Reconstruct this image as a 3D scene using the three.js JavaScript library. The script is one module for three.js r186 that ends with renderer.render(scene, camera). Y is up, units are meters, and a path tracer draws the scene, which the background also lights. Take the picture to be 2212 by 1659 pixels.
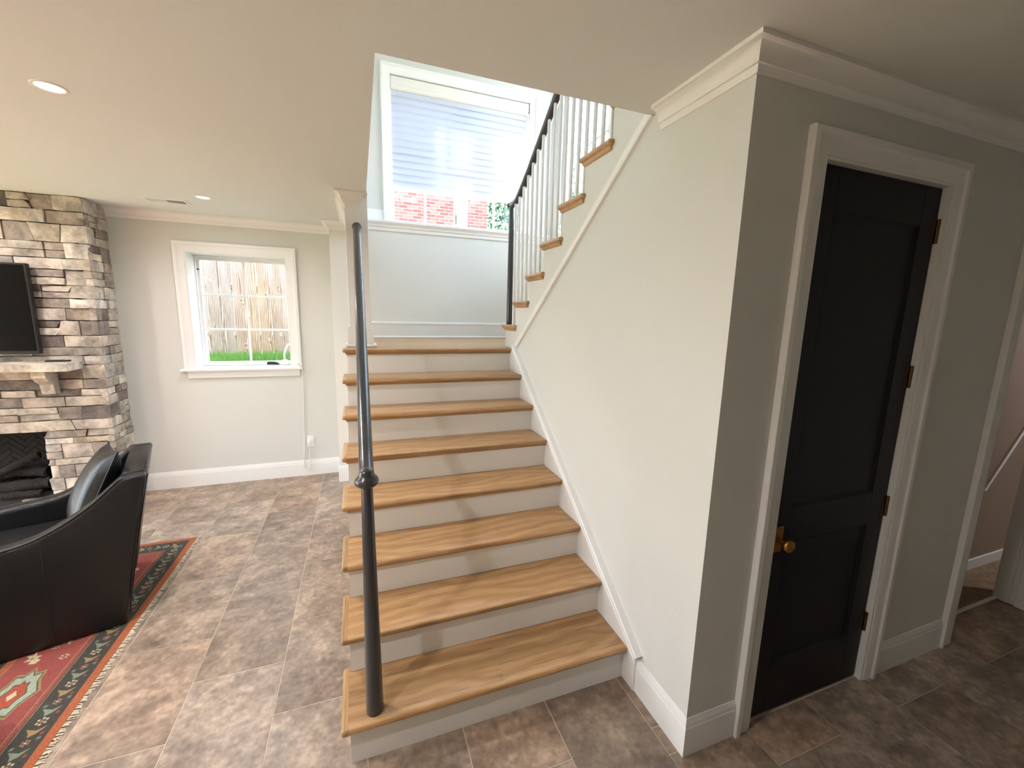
import * as THREE from 'three';
import { RoundedBoxGeometry } from 'three/addons/geometries/RoundedBoxGeometry.js';
import { mergeGeometries, toCreasedNormals, mergeVertices } from 'three/addons/utils/BufferGeometryUtils.js';

// ---------------------------------------------------------------- camera, sky, sun, exposure
const scene = new THREE.Scene();
const camera = new THREE.PerspectiveCamera(2 * Math.atan(829.5 / 894.19) * 180 / Math.PI, 2212 / 1659, 0.05, 300);
camera.position.set(0.0884, 1.7938, 1.5105);
camera.rotation.set(-0.1658, -0.3542, 0.0237, 'YXZ');
const renderer = new THREE.WebGLRenderer({ antialias: true });
renderer.toneMapping = THREE.LinearToneMapping;
renderer.toneMappingExposure = 1.68;
renderer.shadowMap.enabled = true;
const SUN_DIR = new THREE.Vector3(-0.17, 0.15, -0.10).normalize();      // towards the sun
{ // hazy bright sky: white at the horizon, pale blue overhead
  const w = 64, h = 64, d = new Float32Array(w * h * 4);
  for (let y = 0; y < h; y++) for (let x = 0; x < w; x++) {
    const up = Math.max(0, Math.sin(((y + 0.5) / h - 0.5) * Math.PI)), t = Math.pow(up, 0.55), i = (y * w + x) * 4;
    d[i] = 0.93 - 0.45 * t; d[i + 1] = 0.97 - 0.27 * t; d[i + 2] = 1.0; d[i + 3] = 1;
  }
  const sky = new THREE.DataTexture(d, w, h, THREE.RGBAFormat, THREE.FloatType);
  sky.mapping = THREE.EquirectangularReflectionMapping; sky.magFilter = THREE.LinearFilter; sky.needsUpdate = true;
  scene.background = sky;
}
scene.backgroundIntensity = 6.2;
const sun = new THREE.DirectionalLight(0xfff2e0, 33);
sun.name = 'sun';
sun.position.copy(SUN_DIR).multiplyScalar(30); sun.target.position.set(0, 1.5, -2);
sun.castShadow = true; sun.shadow.mapSize.set(2048, 2048); sun.shadow.radius = 1;
Object.assign(sun.shadow.camera, { left: -14, right: 14, top: 14, bottom: -14, near: 1, far: 70 });
scene.add(sun, sun.target);
const CAN_INTENSITY = 5.4, CAN_COLOR = 0xfdfaff;

// ---------------------------------------------------------------- dimensions read from the photograph (metres)
const H = 0.19, D = 0.2526, DU = 0.258, ZU = -1.957;          // riser, tread run (lower, upper), first upper riser
const XS = 1.277, XW = 1.297, ZC = 0.406;                     // skirt face, stair wall, closet wall
const CEIL = 2.645, XO = 0.17, ZO = -0.104, XR = 2.25;        // ceiling, stairwell opening, stairwell right wall
const ZF = -3.325, ZL = -3.09;                                // far wall, landing wall
const LAND = 8 * H;

// ---------------------------------------------------------------- helpers
function mulberry(a) { return () => { a |= 0; a = a + 0x6D2B79F5 | 0; let t = Math.imul(a ^ a >>> 15, 1 | a); t = t + Math.imul(t ^ t >>> 7, 61 | t) ^ t; return ((t ^ t >>> 14) >>> 0) / 4294967296; }; }
const rng = mulberry(7);
const R = (a, b, r = rng) => a + (b - a) * r();
const taken = new Set();
function numbered(name) { let n = name, i = 0; while (taken.has(n)) n = name + '_' + String(++i).padStart(3, '0'); taken.add(n); return n; }
function tag(o, label, category, group, kind) { o.userData.label = label; o.userData.category = category; if (group) o.userData.group = group; if (kind) o.userData.kind = kind; return o; }
function mesh(name, geo, mat, parent) {
  if (Array.isArray(geo)) geo = merge(geo);
  const m = new THREE.Mesh(geo, mat);
  m.name = parent ? name : numbered(name);
  (parent ?? scene).add(m);
  return m;
}
function merge(list) {
  return mergeGeometries(list.map((g) => { g = g.index ? g.toNonIndexed() : g; for (const k of Object.keys(g.attributes)) if (!['position', 'normal', 'uv'].includes(k)) g.deleteAttribute(k); return g; }));
}
function thing(name, label, category, pos = [0, 0, 0], group) { const g = new THREE.Group(); g.name = numbered(name); g.position.set(...pos); scene.add(g); return tag(g, label, category, group); }
function struct(name, label, category, geo, mat) { return tag(mesh(name, geo, mat), label, category, null, 'structure'); }
function structGroup(name, label, category) { const g = new THREE.Group(); g.name = numbered(name); scene.add(g); return tag(g, label, category, null, 'structure'); }
// box by its corners, uv in metres
function box(x0, x1, y0, y1, z0, z1, uo = 0, vo = 0) {
  const g = new THREE.BoxGeometry(x1 - x0, y1 - y0, z1 - z0); g.translate((x0 + x1) / 2, (y0 + y1) / 2, (z0 + z1) / 2);
  return metreUV(g, uo, vo);
}
function rbox(x0, x1, y0, y1, z0, z1, r = 0.004, seg = 2) {
  const g = new RoundedBoxGeometry(x1 - x0, y1 - y0, z1 - z0, seg, Math.min(r, (x1 - x0) / 2.01, (y1 - y0) / 2.01, (z1 - z0) / 2.01)); g.translate((x0 + x1) / 2, (y0 + y1) / 2, (z0 + z1) / 2);
  return metreUV(g);
}
// uv in metres by the main axis of each face; long grain runs along u
function metreUV(g, uo = 0, vo = 0, swap = false) {
  const p = g.attributes.position, n = g.attributes.normal, uv = new Float32Array(p.count * 2);
  for (let i = 0; i < p.count; i++) {
    const x = p.getX(i), y = p.getY(i), z = p.getZ(i), ax = Math.abs(n.getX(i)), ay = Math.abs(n.getY(i)), az = Math.abs(n.getZ(i));
    let u, v;
    if (ay >= ax && ay >= az) { u = x; v = z; } else if (az >= ax) { u = x; v = y; } else { u = z; v = y; }
    if (swap) [u, v] = [v, u];
    uv[2 * i] = u + uo; uv[2 * i + 1] = v + vo;
  }
  g.setAttribute('uv', new THREE.BufferAttribute(uv, 2));
  return g;
}
// solid from a polygon in (a, b) pushed along the third axis; axis 'x': polygon is (z, y); 'z': (x, y); 'y': (x, z)
function prism(axis, pts, lo, hi, holes = [], bevel = 0) {
  const s = new THREE.Shape(pts.map(([a, b]) => new THREE.Vector2(a, b)));
  for (const h of holes) s.holes.push(new THREE.Path(h.map(([a, b]) => new THREE.Vector2(a, b))));
  const g = new THREE.ExtrudeGeometry(s, { depth: hi - lo - 2 * bevel, bevelEnabled: bevel > 0, bevelThickness: bevel, bevelSize: bevel, bevelOffset: -bevel, bevelSegments: 3, curveSegments: 8 });
  g.translate(0, 0, lo + bevel);
  if (axis === 'x') { const m = new THREE.Matrix4().set(0, 0, 1, 0, 0, 1, 0, 0, 1, 0, 0, 0, 0, 0, 0, 1); g.applyMatrix4(m); flip(g); }
  if (axis === 'y') { const m = new THREE.Matrix4().set(1, 0, 0, 0, 0, 0, 1, 0, 0, 1, 0, 0, 0, 0, 0, 1); g.applyMatrix4(m); flip(g); }
  g.computeVertexNormals();
  return metreUV(g);
}
function flip(g) {
  if (g.index) { const a = g.index.array; for (let i = 0; i < a.length; i += 3) [a[i], a[i + 1]] = [a[i + 1], a[i]]; return; }
  for (const k of Object.keys(g.attributes)) { const at = g.attributes[k], s = at.itemSize, a = at.array; for (let i = 0; i < at.count; i += 3) for (let c = 0; c < s; c++) { const t = a[i * s + c]; a[i * s + c] = a[(i + 1) * s + c]; a[(i + 1) * s + c] = t; } }
}
// profile [[out, up], ...] carried along a path of floor points [x, z] at height y; out points to the left of the walk when side = 1
function sweep(profile, path, y, side = 1, closed = false) {
  const n = path.length, dirs = [];
  for (let i = 0; i < n - (closed ? 0 : 1); i++) { const a = path[i], b = path[(i + 1) % n], l = Math.hypot(b[0] - a[0], b[1] - a[1]); dirs.push([(b[0] - a[0]) / l, (b[1] - a[1]) / l]); }
  const nor = dirs.map(([dx, dz]) => [dz * side, -dx * side]);
  const rings = path.map((p, i) => {
    const a = nor[closed ? (i + n - 1) % n : Math.max(0, i - 1)], b = nor[Math.min(i, nor.length - 1)];
    const k = 1 / (1 + a[0] * b[0] + a[1] * b[1]), m = [(a[0] + b[0]) * k, (a[1] + b[1]) * k];
    return profile.map(([o, u]) => [p[0] + m[0] * o, y + u, p[1] + m[1] * o]);
  });
  return skin(rings, closed);
}
// straight bar: profile [[o, u], ...] in axes O and U, from A to B
function bar(profile, A, B, O, U) {
  const f = (P) => profile.map(([o, u]) => [P[0] + O[0] * o + U[0] * u, P[1] + O[1] * o + U[1] * u, P[2] + O[2] * o + U[2] * u]);
  return skin([f(A), f(B)]);
}
function skin(rings, closed = false) {
  const pos = [], uv = [], n = rings.length, m = rings[0].length;
  const V = (p) => new THREE.Vector3(...p), area = new THREE.Vector3(), mid = (r) => r.reduce((a, p) => a.add(V(p)), new THREE.Vector3()).divideScalar(m);
  for (let i = 0; i < m; i++) area.add(V(rings[0][i]).sub(V(rings[0][0])).cross(V(rings[0][(i + 1) % m]).sub(V(rings[0][0]))));
  const turned = area.dot(mid(rings[1]).sub(mid(rings[0]))) > 0;          // keep every face looking outwards
  const tri = (a, b, c, ua, ub, uc, back) => { if (back) { pos.push(...a, ...c, ...b); uv.push(...ua, ...uc, ...ub); } else { pos.push(...a, ...b, ...c); uv.push(...ua, ...ub, ...uc); } };
  let along = 0;
  for (let i = 0; i < n - (closed ? 0 : 1); i++) {
    const A = rings[i], B = rings[(i + 1) % n], len = Math.hypot(B[0][0] - A[0][0], B[0][1] - A[0][1], B[0][2] - A[0][2]);
    let around = 0;
    for (let j = 0; j < m; j++) {
      const k = (j + 1) % m, w = Math.hypot(A[k][0] - A[j][0], A[k][1] - A[j][1], A[k][2] - A[j][2]);
      tri(A[j], B[j], B[k], [along, around], [along + len, around], [along + len, around + w], turned);
      tri(A[j], B[k], A[k], [along, around], [along + len, around + w], [along, around + w], turned);
      around += w;
    }
    along += len;
  }
  if (!closed) for (const [ring, out] of [[rings[0], mid(rings[0]).sub(mid(rings[1]))], [rings[n - 1], mid(rings[n - 1]).sub(mid(rings[n - 2]))]]) {
    const c2 = planar(ring), idx = THREE.ShapeUtils.triangulateShape(c2, []);
    for (const [a, b, c] of idx) {
      const nn = V(ring[b]).sub(V(ring[a])).cross(V(ring[c]).sub(V(ring[a])));
      tri(ring[a], ring[b], ring[c], [c2[a].x, c2[a].y], [c2[b].x, c2[b].y], [c2[c].x, c2[c].y], nn.dot(out) < 0);
    }
  }
  const g = new THREE.BufferGeometry();
  g.setAttribute('position', new THREE.Float32BufferAttribute(pos, 3)); g.setAttribute('uv', new THREE.Float32BufferAttribute(uv, 2));
  g.computeVertexNormals();
  return toCreasedNormals(g, 0.6);
}
function planar(ring) {
  const v = ring.map((p) => new THREE.Vector3(...p)), e1 = v[1].clone().sub(v[0]).normalize(), nn = new THREE.Vector3();
  for (let i = 0; i < v.length; i++) nn.add(v[i].clone().cross(v[(i + 1) % v.length]));
  nn.normalize(); const e2 = nn.clone().cross(e1);
  return v.map((p) => new THREE.Vector2(p.clone().sub(v[0]).dot(e1), p.clone().sub(v[0]).dot(e2)));
}
function lathe(pts, seg = 32) { return new THREE.LatheGeometry(pts.map(([r, y]) => new THREE.Vector2(r, y)), seg); }
function tube(pts, r, seg = 48, rad = 12, closed = false) { return new THREE.TubeGeometry(new THREE.CatmullRomCurve3(pts.map((p) => new THREE.Vector3(...p)), closed, 'catmullrom', 0.5), seg, r, rad, closed); }
function at(g, x, y, z, rx = 0, ry = 0, rz = 0) { g.applyMatrix4(new THREE.Matrix4().makeRotationFromEuler(new THREE.Euler(rx, ry, rz, 'YXZ')).setPosition(x, y, z)); return g; }
function rectPath(x0, x1, y0, y1) { return [[x0, y0], [x1, y0], [x1, y1], [x0, y1]]; }

// ---------------------------------------------------------------- computed textures
function lattice(seed, n) { const r = mulberry(seed), a = new Float32Array(n * n); for (let i = 0; i < a.length; i++) a[i] = r(); return a; }
function vnoise(seed, n) {                                    // tiling value noise with period n
  const a = lattice(seed, n);
  return (x, y) => {
    let xi = Math.floor(x), yi = Math.floor(y), fx = x - xi, fy = y - yi; xi = ((xi % n) + n) % n; yi = ((yi % n) + n) % n;
    fx = fx * fx * (3 - 2 * fx); fy = fy * fy * (3 - 2 * fy); const x1 = (xi + 1) % n, y1 = (yi + 1) % n;
    return (a[yi * n + xi] * (1 - fx) + a[yi * n + x1] * fx) * (1 - fy) + (a[y1 * n + xi] * (1 - fx) + a[y1 * n + x1] * fx) * fy;
  };
}
function fbm(seed, base, oct) {                               // u, v in 0..1
  const ns = []; for (let i = 0; i < oct; i++) ns.push(vnoise(seed + i * 17, base << i));
  return (u, v) => { let s = 0, a = 0.5, t = 0; for (let i = 0; i < oct; i++) { s += a * ns[i](u * (base << i), v * (base << i)); t += a; a *= 0.5; } return s / t; };
}
const clamp = (x, a = 0, b = 1) => Math.min(b, Math.max(a, x)), mix = (a, b, t) => a + (b - a) * t, mix3 = (a, b, t) => [mix(a[0], b[0], t), mix(a[1], b[1], t), mix(a[2], b[2], t)];
function dataTex(w, h, fn, srgb, metresU, metresV) {
  const d = new Uint8Array(w * h * 4);
  for (let y = 0; y < h; y++) for (let x = 0; x < w; x++) { const c = fn(x / w, y / h), i = (y * w + x) * 4; d[i] = clamp(c[0]) * 255; d[i + 1] = clamp(c[1]) * 255; d[i + 2] = clamp(c[2]) * 255; d[i + 3] = 255; }
  const t = new THREE.DataTexture(d, w, h); t.wrapS = t.wrapT = THREE.RepeatWrapping; t.magFilter = THREE.LinearFilter; t.minFilter = THREE.LinearFilter;
  if (srgb) t.colorSpace = THREE.SRGBColorSpace;
  t.repeat.set(1 / metresU, 1 / metresV); t.needsUpdate = true;
  return t;
}
// slate-look floor tile: warm brown and grey patches, cleft relief
const tA = fbm(11, 6, 6), tB = fbm(29, 14, 5), tC = fbm(43, 40, 4), tD = fbm(71, 3, 4), tE = fbm(83, 96, 3), tF = fbm(91, 22, 4);
const cleft = (u, v) => tF(u + 0.05 * tB(v, u), v * 2 + 0.06 * tA(u, v)) * 0.6 + tE(u, v) * 0.4;      // short streaks of the riven face
const tileMap = dataTex(1024, 1024, (u, v) => {
  const a = tA(u + 0.06 * tB(u, v), v + 0.06 * tC(v, u)), b = tB(v + 0.05 * tC(u, v), u + 0.05 * tA(u, v)), d = tD(u, v), e = cleft(u, v), f = tE(v, u);
  const k = clamp(0.56 + (a - 0.5) * 1.0 + (b - 0.5) * 1.1 + (e - 0.5) * 1.3);
  let col = mix3([0.472, 0.410, 0.362], [0.745, 0.668, 0.595], k);
  col = mix3(col, [0.575, 0.545, 0.52], clamp((d - 0.5) * 3) * 0.3);
  const g = 1 + (f - 0.5) * 0.3;
  return col.map((q) => q * g);
}, true, 1.9, 1.9);
const tileBump = dataTex(1024, 1024, (u, v) => { const h = 0.3 * tA(u, v) + 0.3 * tB(u, v) + 0.4 * cleft(u, v); return [h, h, h]; }, false, 1.9, 1.9);
// oak: boards glued side by side, grain along u
const oA = fbm(5, 8, 4), oB = fbm(9, 4, 5), oRows = 16, oRow = []; { const r = mulberry(31); for (let i = 0; i < oRows; i++) oRow.push([r(), r(), r()]); }
function oakGrain(u, v, ring) { const n = oB(u * 0.999, v * 0.25) * 6 + oA(u, v) * 1.4; return 0.5 + 0.5 * Math.sin((v * 34 + n + ring * 9) * 6.283 * 0.5); }
const poreN = vnoise(77, 400);
function vpore(u, v) { return clamp((poreN(u * 25, v * 400) - 0.66) * 3); }
const oakMap = dataTex(1024, 1024, (u, v) => {
  const i = Math.floor(v * oRows), t = oRow[i], g = oakGrain((u + t[0]) % 1, (v + t[1]) % 1, t[2]), p = vpore(u, v), tone = 0.88 + 0.2 * t[2];
  const c = mix3([0.675, 0.515, 0.345], [0.765, 0.61, 0.435], clamp(0.15 + 0.8 * g));
  const seam = Math.abs(v * oRows - i - 0.5) > 0.492 ? 0.9 : 1;
  return c.map((q) => q * tone * seam * (1 - 0.16 * p));
}, true, 2.4, 1.2);
const oakBump = dataTex(512, 512, (u, v) => { const h = 0.6 - 0.5 * vpore(u, v) + 0.2 * oA(u, v); return [h, h, h]; }, false, 2.4, 1.2);
// stone face
const sA = fbm(101, 8, 6), sB = fbm(131, 40, 4), sC = fbm(151, 3, 4);
const stoneMap = dataTex(768, 768, (u, v) => { const a = sA(u, v), b = sB(u, v), c = sC(v, u), k = 0.68 + 0.42 * (a - 0.5) + 0.2 * (b - 0.5), w = clamp((c - 0.5) * 3); return [k * (1 + 0.05 * w), k, k * (1 - 0.07 * w)].map((q) => q * 1.28); }, true, 0.9, 0.9);
const stoneBump = dataTex(768, 768, (u, v) => { const h = 0.65 * sA(u, v) + 0.35 * sB(u, v); return [h, h, h]; }, false, 0.9, 0.9);
// weathered fence board, grain along v
const fA = fbm(201, 2, 6), fB = fbm(231, 8, 4);
const fenceMap = dataTex(512, 1024, (u, v) => {
  const knot = Math.hypot((u * 4 % 1) - 0.5, ((v * 3 + Math.floor(u * 4) * 0.37) % 1 - 0.5) * 2.2), n = u * 30 + fA(u * 3, v) * 4 + 2.2 * Math.exp(-knot * knot * 26);
  const g = Math.pow(0.5 + 0.5 * Math.sin(n * 6.283), 1.6), b = fB(u, v);
  return mix3([0.52, 0.43, 0.37], [0.80, 0.735, 0.68], clamp(g * 0.85 + (b - 0.5) * 0.5 + 0.1));
}, true, 0.56, 1.8);
const paintBump = dataTex(512, 512, (() => { const a = fbm(301, 64, 3); return (u, v) => { const h = a(u, v); return [h, h, h]; }; })(), false, 0.5, 0.5);
const leatherBump = dataTex(512, 512, (() => { const a = fbm(311, 48, 3), b = fbm(312, 6, 3); return (u, v) => { const h = 0.6 * a(u, v) + 0.4 * b(u, v); return [h, h, h]; }; })(), false, 0.25, 0.25);
const carpetMap = dataTex(256, 256, (() => { const a = fbm(321, 64, 2), b = fbm(322, 6, 3); return (u, v) => { const k = 0.75 + 0.4 * (a(u, v) - 0.5) + 0.2 * (b(u, v) - 0.5); return [0.74 * k, 0.62 * k, 0.49 * k]; }; })(), true, 0.4, 0.4);
const brickBump = stoneBump;

// ---------------------------------------------------------------- materials
const std = (o) => new THREE.MeshPhysicalMaterial(o);
const lin = (r, g, b) => new THREE.Color().setRGB(r, g, b);
const M = {
  wall: std({ color: 0xdbdbd5, roughness: 0.75, bumpMap: paintBump, bumpScale: 0.0004 }),
  ceiling: std({ color: 0xdedfdb, roughness: 0.9, bumpMap: paintBump, bumpScale: 0.0003 }),
  trim: std({ color: 0xe9e6df, roughness: 0.35 }),
  trimWhite: std({ color: 0xf0efec, roughness: 0.35 }),
  grout: std({ color: 0xcbbda8, roughness: 0.9 }),
  tiles: [0xffffff, 0xf0ece8, 0xfff6ee, 0xe4ded8].map((c) => std({ color: c, map: tileMap, bumpMap: tileBump, bumpScale: 0.005, roughness: 0.34, ior: 1.6 })),
  oak: std({ color: 0xffffff, map: oakMap, bumpMap: oakBump, bumpScale: 0.0003, roughness: 0.32 }),
  charcoal: std({ color: 0x38393b, roughness: 0.28, clearcoat: 0.4, clearcoatRoughness: 0.15 }),
  doorPaint: std({ color: 0x0f1217, roughness: 0.5, specularIntensity: 0.6 }),
  brass: std({ color: 0xa87b3e, roughness: 0.32, metalness: 1 }),
  bronze: std({ color: 0x6b5740, roughness: 0.4, metalness: 1 }),
  leather: std({ color: 0x141517, roughness: 0.34, bumpMap: leatherBump, bumpScale: 0.0012 }),
  leatherBrown: std({ color: 0x1c1410, roughness: 0.4, bumpMap: leatherBump, bumpScale: 0.001 }),
  piping: std({ color: 0x101113, roughness: 0.4 }),
  stones: [0xd9cdbf, 0xcbbeaf, 0xb4a89d, 0x93877e, 0xe1d7c9, 0xc1b5a9, 0xd4cabd, 0x827871, 0xcec1af, 0xe6ded3].map((c) => std({ color: c, map: stoneMap, bumpMap: stoneBump, bumpScale: 0.012, roughness: 0.9 })),
  mortar: std({ color: 0x3a332e, roughness: 1 }),
  mantel: std({ color: 0xd4c9ba, map: stoneMap, bumpMap: stoneBump, bumpScale: 0.01, roughness: 0.85 }),
  soot: std({ color: 0x262321, roughness: 0.95 }),
  sootLine: std({ color: 0x45413e, roughness: 0.95 }),
  log: std({ color: 0x2f2722, map: stoneMap, bumpMap: stoneBump, bumpScale: 0.02, roughness: 0.95 }),
  tv: std({ color: 0x050506, roughness: 0.22, specularIntensity: 0.5 }),
  tvFrame: std({ color: 0x0c0c0e, roughness: 0.4 }),
  glass: std({ color: 0xffffff, roughness: 0, transmission: 1, thickness: 0, ior: 1.5 }),
  shade: std({ color: 0xcfd3de, roughness: 1, transmission: 0.04, thickness: 0, side: THREE.DoubleSide }),
  shadeHead: std({ color: 0xece8de, roughness: 0.8 }),
  plastic: std({ color: 0xf4f3f0, roughness: 0.4 }),
  cord: std({ color: 0xe9e5da, roughness: 0.5 }),
  black: std({ color: 0x17181a, roughness: 0.5 }),
  lens: std({ color: 0xfff1d8, roughness: 0.6, emissive: lin(1, 0.86, 0.6), emissiveIntensity: 2.6 }),
  ventDark: std({ color: 0x3c403f, roughness: 0.8 }),
  fence: [0xffffff, 0xe9e2de, 0xf2e6d8, 0xdfe2e6].map((c) => std({ color: c, map: fenceMap, roughness: 0.9 })),
  grass: std({ color: 0x6f9a45, roughness: 0.9, transmission: 0.3, thickness: 0, side: THREE.DoubleSide }),
  lawn: std({ color: 0x4c6a34, roughness: 1 }),
  bricks: [0x88504a, 0x925a52, 0x7b4741, 0x9b645b].map((c) => std({ color: c, roughness: 0.9, bumpMap: brickBump, bumpScale: 0.003 })),
  brickMortar: std({ color: 0xe4dfd8, roughness: 1 }),
  leaf: std({ color: 0x3d6b46, roughness: 0.7, transmission: 0.35, thickness: 0, side: THREE.DoubleSide }),
  bark: std({ color: 0x5b4a3c, roughness: 1 }),
  carpet: std({ color: 0xffffff, map: carpetMap, roughness: 1 }),
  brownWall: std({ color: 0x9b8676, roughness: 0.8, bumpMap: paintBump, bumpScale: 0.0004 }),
  fringe: std({ color: 0xd9ccb4, roughness: 0.95 }),
};

// ================================================================= STRUCTURE
// floor: slab with the grout colour, every tile a piece of its own (running bond, 0.3945 x 0.605)
const floor = struct('floor', 'floor of mottled brown slate-look rectangular tiles with pale grout', 'floor', box(-5.7, 6.3, -0.12, -0.0016, -3.5, 4.2), M.grout);
{
  const TW = 0.3945, TL = 0.605, X0 = -0.3345, gap = 0.004, geos = [];
  for (let v = 0; v < 9; v++) { const g = new RoundedBoxGeometry(TW - gap, 0.012, TL - gap, 1, 0.0012); metreUV(g, v * 0.41 + 0.13, v * 0.67); geos.push(g); }
  const tileAt = (x0, x1, z0, z1) => {
    const full = Math.abs(x1 - x0 - TW) < 1e-6 && Math.abs(z1 - z0 - TL) < 1e-6;
    let g = geos[Math.floor(rng() * geos.length)];
    if (!full) { g = new RoundedBoxGeometry(x1 - x0 - gap, 0.012, z1 - z0 - gap, 1, 0.0012); metreUV(g, R(0, 2), R(0, 2)); }
    const t = mesh('tile', g, M.tiles[Math.floor(rng() * M.tiles.length)], floor);
    t.position.set((x0 + x1) / 2, -0.006 + R(-0.0004, 0.0004), (z0 + z1) / 2);
  };
  for (let i = -8; i <= 11; i++) for (let j = -7; j <= 3; j++) {
    let x0 = X0 + TW * i, x1 = x0 + TW, z0 = (i % 2 ? -0.035 : -0.333) + TL * j, z1 = z0 + TL;
    if (z0 < -3.33) z0 = -3.33;
    if (z1 <= z0 + 0.02) continue;
    const jut = (a) => a;                                    // cut tiles along the stair, the wall below it and the closet wall
    if (x0 >= 0.05 && x1 <= 1.31 && z1 < 0.02) continue;
    if (x0 >= 1.2 && x0 < 1.3) { const a = Math.max(z0, -0.02), b = Math.min(z1, 0.39); if (b - a > 0.03) tileAt(x0, 1.292, a, b); }
    if (x0 >= 1.2 && z1 < 0.42 && x0 < 3.1) continue;
    if (x0 >= 3.0 && z1 < 0.28) continue;
    if (z0 < -0.0 && z1 > -0.0 && x0 >= 0.05 && x0 < 1.2) z0 = -0.02;
    if (z0 < 0.39 && x0 >= 1.2 && x0 < 3.0) z0 = 0.39;
    if (z0 < 0.29 && x0 >= 3.0) z0 = 0.29;
    if (x1 > 4.05) x1 = 4.05;
    if (x1 <= x0 + 0.02) continue;
    tileAt(x0, x1, jut(z0), z1);
  }
}
// ceiling slab with the stairwell opening
struct('ceiling', 'flat off-white painted ceiling around the stairwell opening', 'ceiling', prism('y', [[-5.7, -3.6], [XO, -3.6], [XO, ZO], [6.3, ZO], [6.3, 4.2], [-5.7, 4.2]], CEIL, 3.02), M.ceiling);
// far wall with the low window
const W1 = { x0: -1.425, x1: -0.578, y0: 1.20, y1: 2.312 };
const W4 = { x0: -5.15, x1: -4.2, y0: 0.9, y1: 2.312 };
const farWall = struct('wall_far', 'greige painted wall with the small low window', 'wall', prism('z', rectPath(-5.7, 0.05, -0.1, 2.7), ZF - 0.27, ZF, [rectPath(W1.x0, W1.x1, W1.y0, W1.y1)]), M.wall);
struct('wall_left', 'greige painted wall at the fireplace end of the room', 'wall', prism('x', [[-3.6, -0.1], [4.2, -0.1], [4.2, 2.7], [-3.6, 2.7]], -5.72, -5.55, [rectPath(-2.9, 0.25, 0.1, 2.4)]), M.wall);
struct('wall_rear', 'greige painted wall behind the sitting area', 'wall', box(-5.7, 6.3, -0.1, 2.7, 4.1, 4.25), M.wall);
struct('wall_added_blocker', 'added greige wall out of view that keeps room light off the closet wall', 'wall', box(-0.42, -0.3, -0.1, 2.7, 1.9, 4.1), M.wall);  // added out of view to block bounce light towards the closet wall
struct('wall_hall', 'greige painted end wall of the hall', 'wall', box(6.15, 6.3, -0.1, 2.7, -3.5, 4.2), M.wall);
// wall carrying the upper flight; its top follows the upper steps
{
  const pts = [[ZC - 0.13, 0], [ZC - 0.13, CEIL + 0.02], [ZO, CEIL + 0.02], [ZO, LAND + 8 * H - 0.03]];
  for (let k = 7; k >= 1; k--) { const zb = ZU + (k - 1) * DU; pts.push([ZU + k * DU + (k === 7 ? 0 : 0), LAND + k * H - 0.03]); pts.push([zb, LAND + k * H - 0.03]); }
  pts.push([ZU, 0]);
  const clean = pts.filter((p, i) => !i || Math.hypot(p[0] - pts[i - 1][0], p[1] - pts[i - 1][1]) > 1e-4);
  struct('wall_stair', 'smooth cream wall beside the stairs below the slanting trim', 'wall', prism('x', clean, XW, XW + 0.11), M.wall);
}
// closet wall, with the door opening, then the opening to the dim room
const DR = { x0: 1.645, x1: 2.43, y1: 2.372 };
struct('wall_closet', 'shaded greige wall around the black closet door', 'wall', prism('z', [[XW, 0], [DR.x0, 0], [DR.x0, DR.y1], [DR.x1, DR.y1], [DR.x1, 0], [3.19, 0], [3.19, 2.66], [XW, 2.66]], ZC - 0.13, ZC), M.wall);
struct('wall_header', 'greige wall over the opening to the dim room', 'wall', box(3.19, 4.035, 2.372, 2.66, ZC - 0.13, ZC), M.wall);
struct('wall_side', 'grey wall of the hall beside the dim room', 'wall', box(4.045, 4.15, 0, 2.66, 0.275, 2.2), M.wall);
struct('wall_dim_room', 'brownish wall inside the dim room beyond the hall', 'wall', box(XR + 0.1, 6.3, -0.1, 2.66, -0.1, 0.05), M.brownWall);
// landing walls and the stairwell above
struct('wall_landing', 'cream wall under the ledge behind the stair landing', 'wall', box(0.0, XR + 0.1, 0, 2.69, ZL - 0.16, ZL), M.wall);
const WB = { x0: 0.447, x1: 1.937, y0: 2.70, y1: 4.085 };
struct('wall_upper', 'cream stairwell wall around the large window', 'wall', prism('z', rectPath(-0.1, XR + 0.1, 2.69, 5.25), -3.36, -3.11, [rectPath(WB.x0, WB.x1, WB.y0, WB.y1)]), M.wall);
const WS = { z0: -3.0, z1: -1.2, y0: 2.80, y1: 4.5 };
struct('wall_upper_side', 'cream side wall of the stairwell with a bright window', 'wall', prism('x', [[-3.3, 0], [ZC - 0.13, 0], [ZC - 0.13, CEIL - 0.001], [ZO, CEIL - 0.001], [ZO, 3.025], [1.7, 3.025], [1.7, 5.25], [-3.3, 5.25]], XR, XR + 0.14, [rectPath(WS.z0, WS.z1, WS.y0, WS.y1)]), M.wall);
struct('wall_upper_left', 'cream wall above the stairwell opening', 'wall', box(0.03, XO, 3.02, 5.25, -3.11, 1.7), M.wall);
struct('wall_upper_rear', 'cream wall of the upper hall', 'wall', prism('z', rectPath(0.03, XR + 0.1, 3.02, 5.25), 1.6, 1.75, [rectPath(0.6, 1.4, 4.1, 4.9)]), M.wall);
struct('ceiling_upper', 'white ceiling over the stairwell', 'ceiling', box(-0.1, XR + 0.2, 5.2, 5.35, -3.4, 1.75), M.ceiling);
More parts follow.
